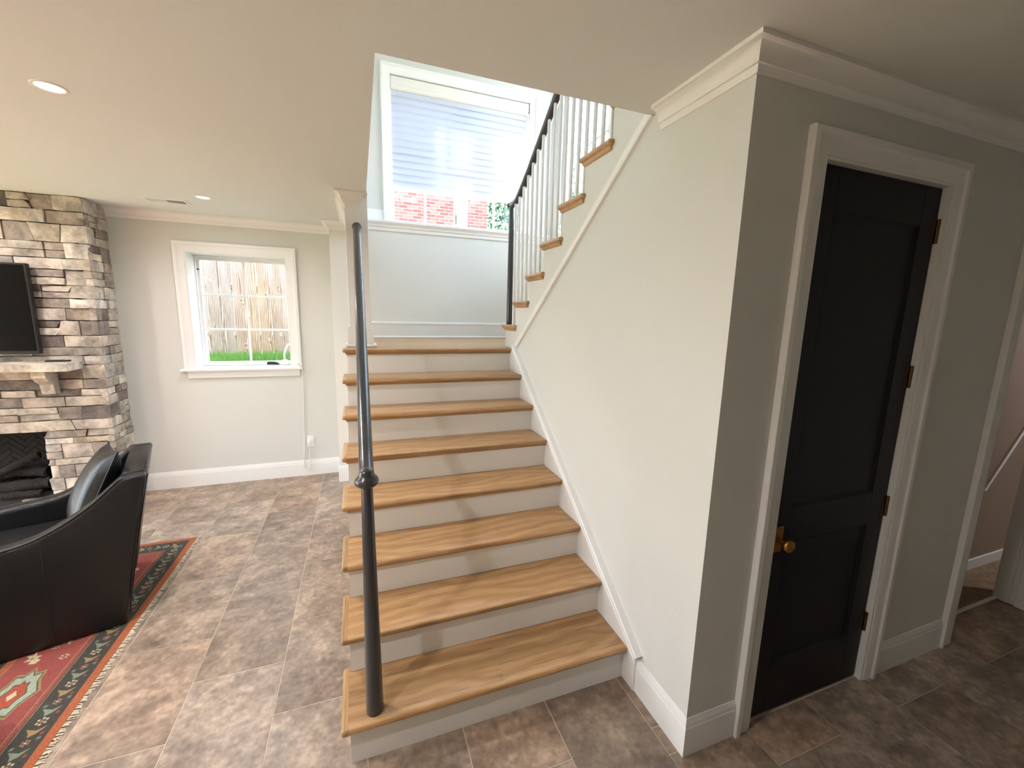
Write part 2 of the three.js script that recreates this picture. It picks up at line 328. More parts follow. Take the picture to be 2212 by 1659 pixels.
// ---- mouldings
const crownP = [[0, -0.082], [0.006, -0.082], [0.010, -0.076], [0.012, -0.068], [0.016, -0.062], [0.022, -0.060], [0.022, -0.054], [0.024, -0.043], [0.029, -0.032], [0.037, -0.023], [0.047, -0.017], [0.058, -0.014], [0.064, -0.014], [0.064, 0], [0, 0]];
const baseP = [[0, 0], [0.013, 0], [0.013, 0.132], [0.0125, 0.136], [0.010, 0.139], [0.010, 0.147], [0.0075, 0.156], [0.004, 0.164], [0.003, 0.172], [0, 0.174]];
// pilaster ends at x -0.155, z -3.03
struct('trim_1', 'white crown moulding along the far wall and around the pilaster', 'crown moulding', sweep(crownP, [[-1.972, ZF], [-0.155, ZF], [-0.155, -3.03], [0.012, -3.03], [0.012, -2.07]], CEIL, -1), M.trimWhite);
struct('trim_2', 'white crown moulding over the stair wall and the closet wall', 'crown moulding', sweep(crownP, [[XW + 0.0, -0.035], [XW, ZC], [3.7, ZC]], CEIL, -1), M.trimWhite);
struct('baseboard_far', 'white baseboard under the small window', 'baseboard', sweep(baseP, [[-1.972, ZF], [-0.155, ZF], [-0.155, -3.03], [-0.002, -3.03]], 0, -1), M.trimWhite);
struct('baseboard_stair', 'white baseboard turning the corner to the closet door', 'baseboard', sweep(baseP, [[XW, 0.085], [XW, ZC], [1.555, ZC]], 0, -1), M.trimWhite);
struct('baseboard_closet', 'white baseboard in shade to the right of the closet door', 'baseboard', sweep(baseP, [[2.525, ZC], [3.095, ZC]], 0, -1), M.trimWhite);
struct('baseboard_dim', 'white baseboard inside the dim room', 'baseboard', box(2.6, 6.1, 0.012, 0.09, 0.05, 0.062), M.trimWhite);
struct('wall_pilaster', 'slim white pilaster between the far wall and the stairs', 'pilaster', box(-0.155, 0.0, 0, CEIL, ZF, -3.03), M.trim);
struct('wall_beam', 'white boxed edge of the ceiling between column and pilaster', 'beam', box(0.012, XO, CEIL - 0.082, CEIL + 0.01, -3.1, -2.065), M.trim);
// ledge moulding on the landing wall
const ledgeP = [[0, 0], [0.012, 0], [0.016, 0.012], [0.018, 0.028], [0.030, 0.040], [0.032, 0.052], [0.046, 0.066], [0.052, 0.074], [0.058, 0.078], [0.060, 0.098], [0, 0.098]];
struct('trim_3', 'white moulded ledge across the landing wall under the large window', 'ledge', merge([sweep(ledgeP, [[XR, ZL], [0.0, ZL]], 2.605, 1), box(0.0, XR, 2.69, 2.703, -3.13, -3.08)]), M.trimWhite);
struct('trim_4', 'white base strip on the stairwell wall left of the large window', 'base strip', rbox(XO, 0.364, 2.70, 2.81, -3.112, -3.098, 0.004), M.trimWhite);
struct('baseboard_landing', 'cream baseboard with white cap and shoe behind the landing', 'baseboard', merge([box(0.0, XR, LAND, LAND + 0.15, ZL, ZL + 0.012)]), M.wall);
struct('trim_5', 'white cap strip on the landing baseboard', 'cap strip', rbox(0.0, XR, LAND + 0.148, LAND + 0.172, ZL, ZL + 0.017, 0.005), M.trimWhite);
struct('trim_6', 'white shoe strip at the foot of the landing baseboard', 'shoe strip', rbox(0.0, XR, LAND, LAND + 0.022, ZL, ZL + 0.02, 0.006), M.trimWhite);
// slanting trims on the stair wall
const capP = [[-0.002, 0], [0.012, 0], [0.014, 0.004], [0.011, 0.009], [0.011, 0.028], [0.018, 0.034], [0.020, 0.042], [0.016, 0.050], [-0.002, 0.052]];
{
  const zA = -1.745, yA = 1.52, zB = ZO - 0.02, s = 0.7165, yB = yA + (zB - zA) * s, l = Math.hypot(1, s);
  struct('trim_7', 'white slanting moulding under the upper flight', 'moulding', bar(capP.map(([o, u]) => [o, -u]), [XW, yA, zA], [XW, yB, zB], [-1, 0, 0], [0, 1 / l, -s / l]), M.trimWhite);
}
const SK = { z0: -1.70, y0: 1.517, z1: 0.09, s: 0.7495 };
{
  const y1 = SK.y0 - (SK.z1 - SK.z0) * SK.s, l = Math.hypot(1, SK.s);
  const pts = [[-1.80, LAND - 0.2], [-1.80, LAND + 0.0], [-1.775, LAND], [-1.72, SK.y0 + 0.004], [0.09, y1], [0.09, 0], [-0.01, 0]];
  const sk = struct('trim_8', 'white skirt board with moulded cap along the lower stairs', 'skirt board', prism('x', pts, XS, XW), M.trimWhite);
  mesh('cap_moulding', bar(capP.map(([o, u]) => [o < 0 ? -0.0145 : o + 0.004, u * 0.85]), [XW - 0.014, SK.y0, SK.z0 - 0.005], [XW - 0.014, y1, SK.z1], [-1, 0, 0], [0, 1 / l, SK.s / l]), M.trimWhite, sk);
}

// ================================================================= LOWER STAIRS
const tread = (w, x0) => { const g = new RoundedBoxGeometry(w, 0.028, D + 0.045, 3, 0.0128); return g; };
const lower = thing('lower_staircase', 'lower flight of oak treads and white risers rising to the landing', 'staircase', [0, 0, 0]);
{
  const pts = [[-0.012, 0], [-0.012, H - 0.035]];
  for (let k = 1; k < 8; k++) { pts.push([-k * D - 0.008, k * H - 0.035]); pts.push([-k * D - 0.008, (k + 1) * H - 0.035]); }
  pts.push([ZL, LAND - 0.035], [ZL, 0]);
  mesh('side_panel', prism('x', pts, 0.001, 0.09), M.trim, lower);
}
for (let k = 1; k <= 8; k++) {
  const z1 = -(k - 1) * D + 0.032, back = k === 8 ? 0.09 : D + 0.052;
  mesh('riser', box(0.0, XS + 0.004, (k - 1) * H, k * H - 0.028, -(k - 1) * D - 0.018, -(k - 1) * D), M.trim, lower);
  if (k < 8) {
    const g = new RoundedBoxGeometry(XS + 0.024, 0.03, back - 0.012, 3, 0.0138); g.translate((XS + 0.004) / 2 - 0.01, k * H - 0.015, z1 - (back - 0.012) / 2); metreUV(g, R(0, 2.4), R(0, 1.2));
    const t = mesh('tread', g, M.oak, lower);
    const r = new RoundedBoxGeometry(0.034, 0.0304, D + 0.062, 3, 0.011); r.translate(-0.016, k * H - 0.0149, z1 - (D + 0.062) / 2); metreUV(r, R(0, 2), R(0, 1), true);
    mesh('return_nosing', r, M.oak, t);
  }
  // cove strip under the nosing, front and left side
  const y = k * H - 0.03, zr = -(k - 1) * D;
  const cove = [[0, 0], [0, -0.017], [0.005, -0.016], [0.010, -0.011], [0.013, -0.005], [0.014, 0]];
  mesh('cove_strip', metreUV(sweep(cove, [[XS + 0.002, zr], [0.0, zr], [0.0, zr - (k === 8 ? 0.9 : D)]], y, 1), R(0, 2), R(0, 1)), M.oak, lower);
}
// landing
{
  const land = thing('stair_landing', 'pale oak landing floor where the stairs turn', 'landing');
  const rows = 12, z0 = ZL + 0.02, z1 = -7 * D - 0.06, dz = (z1 - z0) / rows;
  for (let i = 0; i < rows; i++) mesh('floorboard', metreUV(rbox(0.0, XR, LAND - 0.025, LAND, z0 + i * dz + 0.0003, z0 + (i + 1) * dz - 0.0003, 0.0012, 1), R(0, 2), R(0, 1)), M.oak, land);
  const g = new RoundedBoxGeometry(XS + 0.037, 0.03, 0.092, 3, 0.0138); g.translate((XS + 0.004) / 2 - 0.0165, LAND - 0.0148, -7 * D + 0.032 - 0.046); metreUV(g, 0.4, 0.7);
  mesh('nosing', g, M.oak, land);
  mesh('underside', box(0.1, XR, LAND - 0.2, LAND - 0.028, ZL + 0.02, -7 * D - 0.03), M.trim, land);
}
// ================================================================= UPPER STAIRS
const upper = thing('upper_staircase', 'upper flight with oak tread ends on a white stringer climbing from the landing', 'staircase');
for (let k = 1; k <= 8; k++) {
  const zn = ZU + (k - 1) * DU, y = LAND + k * H;
  mesh('riser', box(XW + 0.002, XR, y - H + 0.0, y - 0.03, zn, zn + 0.018), M.trim, upper);
  if (k > 7) continue;
  const g = new RoundedBoxGeometry(XR - XW + 0.03, 0.03, DU + 0.05, 3, 0.0138); g.translate((XR + XW - 0.03) / 2, y - 0.015, zn - 0.03 + (DU + 0.05) / 2); metreUV(g, R(0, 2), R(0, 1));
  const t = mesh('tread', g, M.oak, upper);
  const cove = [[0, 0], [0, -0.02], [0.006, -0.019], [0.012, -0.012], [0.015, -0.005], [0.016, 0]];
  mesh('cove_strip', metreUV(sweep(cove, [[XW + 0.05, zn], [XW, zn], [XW, zn + DU + 0.005]], y - 0.03, -1), R(0, 2), R(0, 1)), M.oak, t);
}

// ================================================================= RAILINGS
{
  const rail = thing('stair_railing', 'dark charcoal handrail on a tapered round newel post at the foot of the stairs', 'railing');
  const x = 0.095, z = -0.03, yb = H;
  mesh('newel_post', at(lathe([[0, 0], [0.0335, 0], [0.0345, 0.006], [0.0335, 0.05], [0.026, 0.6], [0.0205, 0.97], [0, 0.97]]), x, yb, z), M.charcoal, rail);
  const cap = mesh('newel_cap', at(lathe([[0, -0.026], [0.018, -0.026], [0.032, -0.021], [0.041, -0.012], [0.0435, -0.002], [0.041, 0.008], [0.033, 0.016], [0.028, 0.024], [0.026, 0.034], [0.02, 0.046], [0, 0.05]]), x, 1.178, z), M.charcoal, rail);
  const pts = [[x, 1.198, z + 0.005], [x, 1.208, z - 0.03], [x, 1.236, z - 0.09], [x + 0.0005, 1.29, z - 0.175]];
  const zt = -1.9, yt = 2.41;
  for (let i = 1; i <= 8; i++) { const t = i / 8; pts.push([mix(x + 0.0005, 0.098, t), mix(1.29, yt, t), mix(z - 0.175, zt, t)]); }
  mesh('handrail', tube(pts, 0.0265, 120, 20), M.charcoal, rail);
  mesh('end_flange', at(lathe([[0, 0], [0.032, 0], [0.032, 0.012], [0.027, 0.02], [0, 0.02]]), 0.098, yt - 0.006, zt - 0.001, Math.PI / 2), M.charcoal, rail);
}
{
  const rail = thing('upper_railing', 'dark handrail with white balusters along the upper flight', 'railing');
  const x = 1.328, z = -1.948, y0 = LAND + H;
  mesh('newel_post', at(lathe([[0, 0], [0.026, 0], [0.026, 0.03], [0.0215, 0.98], [0, 0.98]]), x, y0, z), M.charcoal, rail);
  mesh('newel_cap', at(lathe([[0, -0.022], [0.02, -0.02], [0.034, -0.01], [0.038, 0], [0.034, 0.01], [0.024, 0.018], [0, 0.022]]), x, 2.70, z - 0.02), M.charcoal, rail);
  const line = [[-1.985, 2.700], [-1.93, 2.699], [-1.86, 2.702], [-1.79, 2.722], [-1.70, 2.772], [-1.60, 2.838], [-1.5, 2.908], [-1.28, 3.068]];
  for (let zz = -1.0; zz < 0.2; zz += 0.25) line.push([zz, 3.068 + (zz + 1.28) * 0.736]);
  mesh('handrail', tube(line.map(([zz, yy]) => [x, yy, zz]), 0.0265, 140, 16), M.charcoal, rail);
  const railY = (zz) => { for (let i = 1; i < line.length; i++) if (zz <= line[i][0]) { const [a, b] = [line[i - 1], line[i]], t = (zz - a[0]) / (b[0] - a[0]); return mix(a[1], b[1], t); } return line[line.length - 1][1]; };
  for (let i = 0; i < 19; i++) {
    const zz = -1.838 + 0.086 * i, k = Math.floor((zz - ZU) / DU) + 1, yb = LAND + k * H, yt = railY(zz) - 0.008;
    const g = new THREE.CylinderGeometry(0.0115, 0.0115, yt - yb, 14); g.translate(x - 0.003, (yt + yb) / 2, zz);
    mesh('baluster', g, M.trimWhite, rail);
  }
}
// ================================================================= COLUMN on the landing
{
  const c = thing('column', 'square white column with plinth and crown at the landing corner', 'column');
  const x0 = 0.019, x1 = 0.177, z1 = -1.897, z0 = z1 - 0.158;
  mesh('shaft', rbox(x0, x1, LAND + 0.15, CEIL, z0, z1, 0.003), M.trim, c);
  const sq = (e) => [[x0 - e, z1 + e], [x1 + e, z1 + e], [x1 + e, z0 - e], [x0 - e, z0 - e]];
  mesh('plinth', [rbox(x0 - 0.016, x1 + 0.018, LAND + 0.02, LAND + 0.142, z0 - 0.016, z1 + 0.012, 0.003), rbox(x0 - 0.01, x1 + 0.012, LAND + 0.14, LAND + 0.158, z0 - 0.01, z1 + 0.008, 0.004)], M.trim, c);
  mesh('plinth_shoe', rbox(x0 - 0.036, x1 + 0.038, LAND, LAND + 0.022, z0 - 0.03, z1 + 0.018, 0.007), M.trim, c);
  mesh('capital', sweep(crownP, [[x0, z0 - 0.02], [x0, z1], [x1 - 0.064, z1], [x1 - 0.064, z1 - 0.03]], CEIL, -1), M.trim, c);
}

// ================================================================= WINDOWS
function paneGrid(parent, xs, ys, z, bw, depth, mat, axis = 'z') {   // muntins and panes of one sash; xs, ys are the edges of the panes
  const put = (name, a0, a1, y0, y1, t0, t1, m) => mesh(name, axis === 'z' ? rbox(a0, a1, y0, y1, z + t0, z + t1, 0.003) : rbox(z + t0, z + t1, y0, y1, a0, a1, 0.003), m, parent);
  for (let i = 1; i < xs.length - 1; i++) put('muntin', xs[i] - bw / 2, xs[i] + bw / 2, ys[0], ys[ys.length - 1], -depth / 2, depth / 2, mat);
  for (let j = 1; j < ys.length - 1; j++) for (let i = 0; i < xs.length - 1; i++) put('muntin', xs[i] + (i ? bw / 2 : 0), xs[i + 1] - (i < xs.length - 2 ? bw / 2 : 0), ys[j] - bw / 2, ys[j] + bw / 2, -depth / 2, depth / 2, mat);
  for (let i = 0; i < xs.length - 1; i++) for (let j = 0; j < ys.length - 1; j++) {
    const g = new THREE.PlaneGeometry(xs[i + 1] - xs[i], ys[j + 1] - ys[j]);
    if (axis === 'x') g.rotateY(Math.PI / 2);
    g.translate(...(axis === 'z' ? [(xs[i] + xs[i + 1]) / 2, (ys[j] + ys[j + 1]) / 2, z] : [z, (ys[j] + ys[j + 1]) / 2, (xs[i] + xs[i + 1]) / 2]));
    mesh('pane', g, M.glass, parent);
  }
}
const casingP = [[0, 0], [0.0, 0.012], [0.010, 0.016], [0.048, 0.016], [0.054, 0.019], [0.058, 0.026], [0.080, 0.026], [0.084, 0.022], [0.084, 0]];  // [away from the opening, proud of the wall]
function casing(x0, x1, y0, y1, z, threeSided, k = 1, s = 1) {           // frame swept round an opening in a wall that faces +z
  const path = threeSided ? [[x0, y0], [x0, y1], [x1, y1], [x1, y0]] : [[x0, y0], [x0, y1], [x1, y1], [x1, y0], [x0, y0]];
  const rings = path.map(([x, y], i) => casingP.map(([o, p]) => {
    o *= k;
    const sx = x === x0 ? -1 : 1, sy = y === y1 ? 1 : (threeSided ? 0 : -1);
    return [x + sx * o, y + sy * o, z + p * s];
  }));
  return skin(rings);
}
{ // small low window with deep jambs
  const w = structGroup('window_1', 'small white six-pane window looking at a wood fence', 'window');
  const { x0, x1, y0, y1 } = W1;
  mesh('casing', casing(x0, x1, y0, y1, ZF, true, 1.05), M.trimWhite, w);
  const t = 0.012, zb = -3.585;
  mesh('jamb', box(x0 + 0.0005, x0 + t, y0, y1 - t, zb, ZF + 0.010), M.trimWhite, w); mesh('jamb', box(x1 - t, x1 - 0.0005, y0, y1 - t, zb, ZF + 0.010), M.trimWhite, w);
  mesh('head', box(x0 + 0.0005, x1 - 0.0005, y1 - t, y1 - 0.0005, zb, ZF + 0.010), M.trimWhite, w);
  const sill = [[0, -0.0205], [0.046, -0.0205], [0.046, -0.028], [0.030, -0.036], [0.026, -0.046], [0.024, -0.09], [0, -0.094]];
  const s = mesh('sill', [sweep(sill, [[-1.487, ZF], [-0.513, ZF]], y0, -1), rbox(-1.54, -0.487, y0 - 0.02, y0, ZF, ZF + 0.058, 0.006)], M.trimWhite, w);
  mesh('stool', box(x0 + 0.0005, x1 - 0.0005, y0 - 0.012, y0 + 0.004, zb, ZF - 0.0005), M.trimWhite, w);
  const zs = -3.56, gx0 = -1.377, gx1 = -0.626, gy0 = 1.243, gy1 = 2.258;
  mesh('sash', [rbox(x0 + t, gx0, y0 + 0.006, y1 - t, zs - 0.02, zs + 0.018, 0.004), rbox(gx1, x1 - t, y0 + 0.006, y1 - t, zs - 0.02, zs + 0.018, 0.004), rbox(gx0, gx1, y0 + 0.006, gy0, zs - 0.02, zs + 0.018, 0.004), rbox(gx0, gx1, gy1, y1 - t, zs - 0.02, zs + 0.018, 0.004),
    rbox(x0 + t, x0 + t + 0.014, y0 + 0.006, y1 - t, zs + 0.02, zs + 0.045, 0.004), rbox(x0 + t, x1 - t, y1 - t - 0.014, y1 - t, zs + 0.02, zs + 0.045, 0.004), rbox(x1 - t - 0.014, x1 - t, y0 + 0.006, y1 - t, zs + 0.02, zs + 0.045, 0.004), rbox(x0 + t, x1 - t, y0 + 0.006, y0 + 0.024, zs + 0.02, zs + 0.05, 0.004)], M.trimWhite, w);
  paneGrid(w, [gx0, -1.0015, gx1], [gy0, 1.575, 1.919, gy1], zs, 0.018, 0.022, M.trimWhite);
  mesh('sash_lock', [rbox(x0 + t + 0.014, x0 + t + 0.03, 2.16, 2.172, zs + 0.018, zs + 0.034, 0.003)], M.black, w);
}
{ // large stairwell window: two casements side by side
  const w = structGroup('window_2', 'large white double window over the landing', 'window');
  const { x0, x1, y0, y1 } = WB, zs = -3.25;
  mesh('casing', casing(x0, x1, y0, y1, -3.11, true, 1.0), M.trimWhite, w);
  mesh('jamb', box(x0 + 0.0005, x0 + 0.008, y0, y1 - 0.008, -3.34, -3.1), M.trimWhite, w); mesh('jamb', box(x1 - 0.008, x1 - 0.0005, y0, y1 - 0.008, -3.34, -3.1), M.trimWhite, w);
  mesh('head', box(x0 + 0.0005, x1 - 0.0005, y1 - 0.008, y1 - 0.0005, -3.34, -3.1), M.trimWhite, w);
  mesh('sill', box(x0, x1, y0 - 0.004, y0 + 0.012, -3.36, -3.105), M.trimWhite, w);
  mesh('mullion', rbox(1.165, 1.219, y0, y1, zs - 0.05, zs + 0.05, 0.004), M.trimWhite, w);
  for (const [a, m, b] of [[0.48, 0.803, 1.117], [1.266, 1.577, 1.905]]) {
    const L = a < 1 ? x0 + 0.008 : 1.219, Rr = a < 1 ? 1.165 : x1 - 0.008;
    mesh('sash', [rbox(L, a, y0 + 0.01, y1 - 0.008, zs - 0.025, zs + 0.025, 0.004), rbox(b, Rr, y0 + 0.01, y1 - 0.008, zs - 0.025, zs + 0.025, 0.004), rbox(a, b, y0 + 0.01, y0 + 0.05, zs - 0.025, zs + 0.025, 0.004), rbox(a, b, y1 - 0.05, y1 - 0.008, zs - 0.025, zs + 0.025, 0.004)], M.trimWhite, w);
    paneGrid(w, [a, m, b], [y0 + 0.05, 3.47, y1 - 0.05], zs, 0.022, 0.026, M.trimWhite);
  }
  mesh('window_latch', rbox(1.128, 1.136, 2.76, 2.86, zs + 0.025, zs + 0.04, 0.003), M.black, w);
}
{ // side window of the stairwell, seen between the balusters
  const w = structGroup('window_3', 'bright window in the stairwell side wall behind the balusters', 'window');
  const { z0, z1, y0, y1 } = WS, xs = XR + 0.08;
  mesh('sash', [rbox(xs - 0.02, xs + 0.02, y0, y1, z0, z0 + 0.045, 0.004), rbox(xs - 0.02, xs + 0.02, y0, y1, z1 - 0.045, z1, 0.004), rbox(xs - 0.02, xs + 0.02, y0, y0 + 0.045, z0 + 0.045, z1 - 0.045, 0.004), rbox(xs - 0.02, xs + 0.02, y1 - 0.045, y1, z0 + 0.045, z1 - 0.045, 0.004)], M.trimWhite, w);
  paneGrid(w, [z0 + 0.045, (z0 + z1) / 2, z1 - 0.045], [y0 + 0.045, 3.5, y1 - 0.045], xs, 0.022, 0.026, M.trimWhite, 'x');
}
{ // unseen window at the end of the sitting room, placed to light the stair wall
  const w = structGroup('window_4', 'unseen wide window at the fireplace end, placed to light the room from the left', 'window');
  const xs = -5.64, z0 = -2.9, z1 = 0.25, y0 = 0.1, y1 = 2.4, f = 0.05;
  mesh('sash', [rbox(xs - 0.02, xs + 0.02, y0, y1, z0, z0 + f), rbox(xs - 0.02, xs + 0.02, y0, y1, z1 - f, z1), rbox(xs - 0.02, xs + 0.02, y0, y0 + f, z0 + f, z1 - f), rbox(xs - 0.02, xs + 0.02, y1 - f, y1, z0 + f, z1 - f)], M.trimWhite, w);
  paneGrid(w, [z0 + f, -1.85, -0.8, z1 - f], [y0 + f, y1 - f], xs, 0.04, 0.03, M.trimWhite, 'x');
}
{ // unseen window of the upper hall, placed to brighten the landing wall
  const w = structGroup('window_5', 'unseen window of the upper hall, placed to light the landing down the stairwell', 'window');
  const x0 = 0.6, x1 = 1.4, y0 = 4.1, y1 = 4.9, f = 0.045, zs = 1.68;
  mesh('sash', [rbox(x0, x0 + f, y0, y1, zs - 0.02, zs + 0.02), rbox(x1 - f, x1, y0, y1, zs - 0.02, zs + 0.02), rbox(x0 + f, x1 - f, y0, y0 + f, zs - 0.02, zs + 0.02), rbox(x0 + f, x1 - f, y1 - f, y1, zs - 0.02, zs + 0.02)], M.trimWhite, w);
  paneGrid(w, [x0 + f, 1.0, x1 - f], [y0 + f, 4.5, y1 - f], zs, 0.022, 0.026, M.trimWhite);
}
{ // sheer shade on the large window
  const s = thing('window_shade', 'half-lowered white sheer shade of soft horizontal vanes on the large window', 'window shade');
  const x0 = 0.462, x1 = 1.905, zs = -3.145, top = 3.965, bot = 3.05, n = 14, dy = (top - bot) / n;
  mesh('headrail', [rbox(x0 - 0.006, x1 + 0.02, 3.985, 4.072, -3.165, -3.112, 0.012, 3), at(new THREE.CylinderGeometry(0.03, 0.03, x1 - x0 + 0.006, 24).rotateZ(Math.PI / 2), (x0 + x1) / 2, 3.985, -3.14)], M.shadeHead, s);
  for (let i = 0; i < n; i++) {
    const pos = [], idx = [], uv = [], seg = 8, yT = top - i * dy + 0.02, yB = top - (i + 1) * dy;
    for (let j = 0; j <= seg; j++) { const t = j / seg, y = mix(yT, yB, t), z = zs - 0.004 + 0.026 * Math.pow(t, 1.8); pos.push(x0, y, z, x1, y, z); uv.push(0, t, 1, t); if (j < seg) { const a = 2 * j; idx.push(a, a + 2, a + 3, a, a + 3, a + 1); } }
    const g = new THREE.BufferGeometry(); g.setAttribute('position', new THREE.Float32BufferAttribute(pos, 3)); g.setAttribute('uv', new THREE.Float32BufferAttribute(uv, 2)); g.setIndex(idx); g.computeVertexNormals();
    mesh('vane', g, M.shade, s);
  }
  mesh('bottom_bar', rbox(x0, x1, bot - 0.022, bot + 0.004, zs - 0.008, zs + 0.008, 0.006), M.shadeHead, s);
  mesh('chain_bracket', rbox(x1 + 0.004, x1 + 0.016, 3.90, 3.955, -3.15, -3.13, 0.004), M.plastic, s);
}

// ================================================================= CLOSET DOOR
{
  const d = structGroup('door_1', 'black two-panel closet door in a white moulded casing', 'door');
  const zf = ZC - 0.018, zb = zf - 0.036, x0 = DR.x0 + 0.014, x1 = DR.x1 - 0.016, y0 = 0.012, y1 = DR.y1 - 0.014, st = 0.112;
  mesh('stile', rbox(x0, x0 + st, y0, y1, zb, zf, 0.002), M.doorPaint, d); mesh('stile', rbox(x1 - st, x1, y0, y1, zb, zf, 0.002), M.doorPaint, d);
  for (const [a, b] of [[y0, 0.26], [0.86, 1.02], [2.2, y1]]) mesh('rail', rbox(x0 + st, x1 - st, a, b, zb, zf, 0.002), M.doorPaint, d);
  for (const [a, b] of [[0.26, 0.86], [1.02, 2.2]]) {
    const p = mesh('panel', box(x0 + st - 0.006, x1 - st + 0.006, a - 0.006, b + 0.006, zb + 0.008, zf - 0.012), M.doorPaint, d);
    const e = 0.012, X0 = x0 + st, X1 = x1 - st;
    mesh('panel_mould', [bar([[0, 0], [0.012, 0], [0, 0.012]], [X0, a, zf - 0.012], [X0, b, zf - 0.012], [1, 0, 0], [0, 0, 1]), bar([[0, 0], [-0.012, 0], [0, 0.012]], [X1, a, zf - 0.012], [X1, b, zf - 0.012], [1, 0, 0], [0, 0, 1]), bar([[0, 0], [0.012, 0], [0, 0.012]], [X0, a, zf - 0.012], [X1, a, zf - 0.012], [0, 1, 0], [0, 0, 1]), bar([[0, 0], [-0.012, 0], [0, 0.012]], [X0, b, zf - 0.012], [X1, b, zf - 0.012], [0, 1, 0], [0, 0, 1])], M.doorPaint, p);
  }
  mesh('casing', casing(DR.x0, DR.x1, 0.0, DR.y1, ZC, true, 1.02), M.trimWhite, d);
  mesh('jamb', box(DR.x0 + 0.0005, DR.x0 + 0.012, 0, DR.y1 - 0.012, ZC - 0.12, ZC + 0.010), M.trimWhite, d); mesh('jamb', box(DR.x1 - 0.012, DR.x1 - 0.0005, 0, DR.y1 - 0.012, ZC - 0.12, ZC + 0.010), M.trimWhite, d);
  mesh('head_jamb', box(DR.x0 + 0.0005, DR.x1 - 0.0005, DR.y1 - 0.012, DR.y1 - 0.0005, ZC - 0.12, ZC + 0.010), M.trimWhite, d);
  for (const y of [2.185, 1.559, 0.939, 0.323]) {
    const h = mesh('hinge', at(new THREE.CylinderGeometry(0.007, 0.007, 0.1, 12), DR.x1 - 0.014, y, zf + 0.006), M.bronze, d);
    mesh('hinge_leaf', [box(DR.x1 - 0.0125, DR.x1 - 0.0105, y - 0.05, y + 0.05, zf - 0.03, zf + 0.012), box(DR.x1 - 0.04, DR.x1 - 0.015, y - 0.05, y + 0.05, zf - 0.001, zf + 0.0015)], M.bronze, h);
  }
  const kx = 1.706, ky = 0.888;
  const k = mesh('door_knob', at(lathe([[0, 0], [0.014, 0], [0.012, 0.006], [0.0095, 0.012], [0.0095, 0.03], [0.013, 0.034], [0.022, 0.036], [0.0265, 0.041], [0.028, 0.048], [0.0265, 0.055], [0.021, 0.06], [0.02, 0.0605], [0.019, 0.059], [0.013, 0.063], [0, 0.065]], 36), kx, ky, zf + 0.006, Math.PI / 2), M.brass, d);
  mesh('back_plate', [rbox(kx - 0.031, kx + 0.031, ky - 0.058, ky + 0.058, zf, zf + 0.004, 0.002), rbox(kx - 0.025, kx + 0.025, ky - 0.052, ky + 0.052, zf, zf + 0.0075, 0.003)], M.brass, k);
}
// opening to the dim room
{
  const t = structGroup('trim_9', 'white casing at the opening to the dim room', 'casing');
  mesh('casing_board', [rbox(3.117, 3.192, 0, 2.372, ZC, ZC + 0.018, 0.003), rbox(3.095, 3.118, 0, 2.46, ZC - 0.002, ZC + 0.026, 0.004), rbox(3.118, 4.03, 2.372, 2.46, ZC, ZC + 0.022, 0.004)], M.trimWhite, t);
  mesh('jamb', box(3.178, 3.192, 0, 2.372, ZC - 0.13, ZC), M.trimWhite, t);
}
{
  const t = structGroup('trim_10', 'grey-white grooved casing on the hall wall next to the dim room', 'casing');
  mesh('casing_board', [rbox(4.02, 4.045, 0, 2.4, 0.275, 0.345, 0.004), rbox(4.03, 4.045, 0, 2.4, 0.345, 0.372, 0.003), rbox(4.016, 4.045, 0, 2.4, 0.372, 0.44, 0.006)], M.trimWhite, t);
  mesh('hinge', rbox(4.008, 4.02, 1.06, 1.14, 0.38, 0.4, 0.003), M.black, t);
}
struct('floor_carpet', 'tan carpet in the dim room with a pale threshold', 'carpet', box(2.6, 6.1, -0.02, 0.012, 0.05, 0.285), M.carpet);
tag(mesh('threshold_strip', rbox(3.19, 4.03, 0, 0.014, 0.28, 0.3, 0.004), M.trim), 'pale threshold strip between tiles and tan carpet', 'threshold');
tag(mesh('wall_rod', (() => { const a = new THREE.Vector3(4.2, 0.645, 0.075), b = new THREE.Vector3(4.72, 1.23, 0.075), g = new THREE.CylinderGeometry(0.006, 0.006, a.distanceTo(b), 12); g.applyQuaternion(new THREE.Quaternion().setFromUnitVectors(new THREE.Vector3(0, 1, 0), b.clone().sub(a).normalize())); g.translate(...a.add(b).multiplyScalar(0.5)); return g; })(), M.trimWhite), 'thin white rod slanting up the wall of the dim room', 'rod');

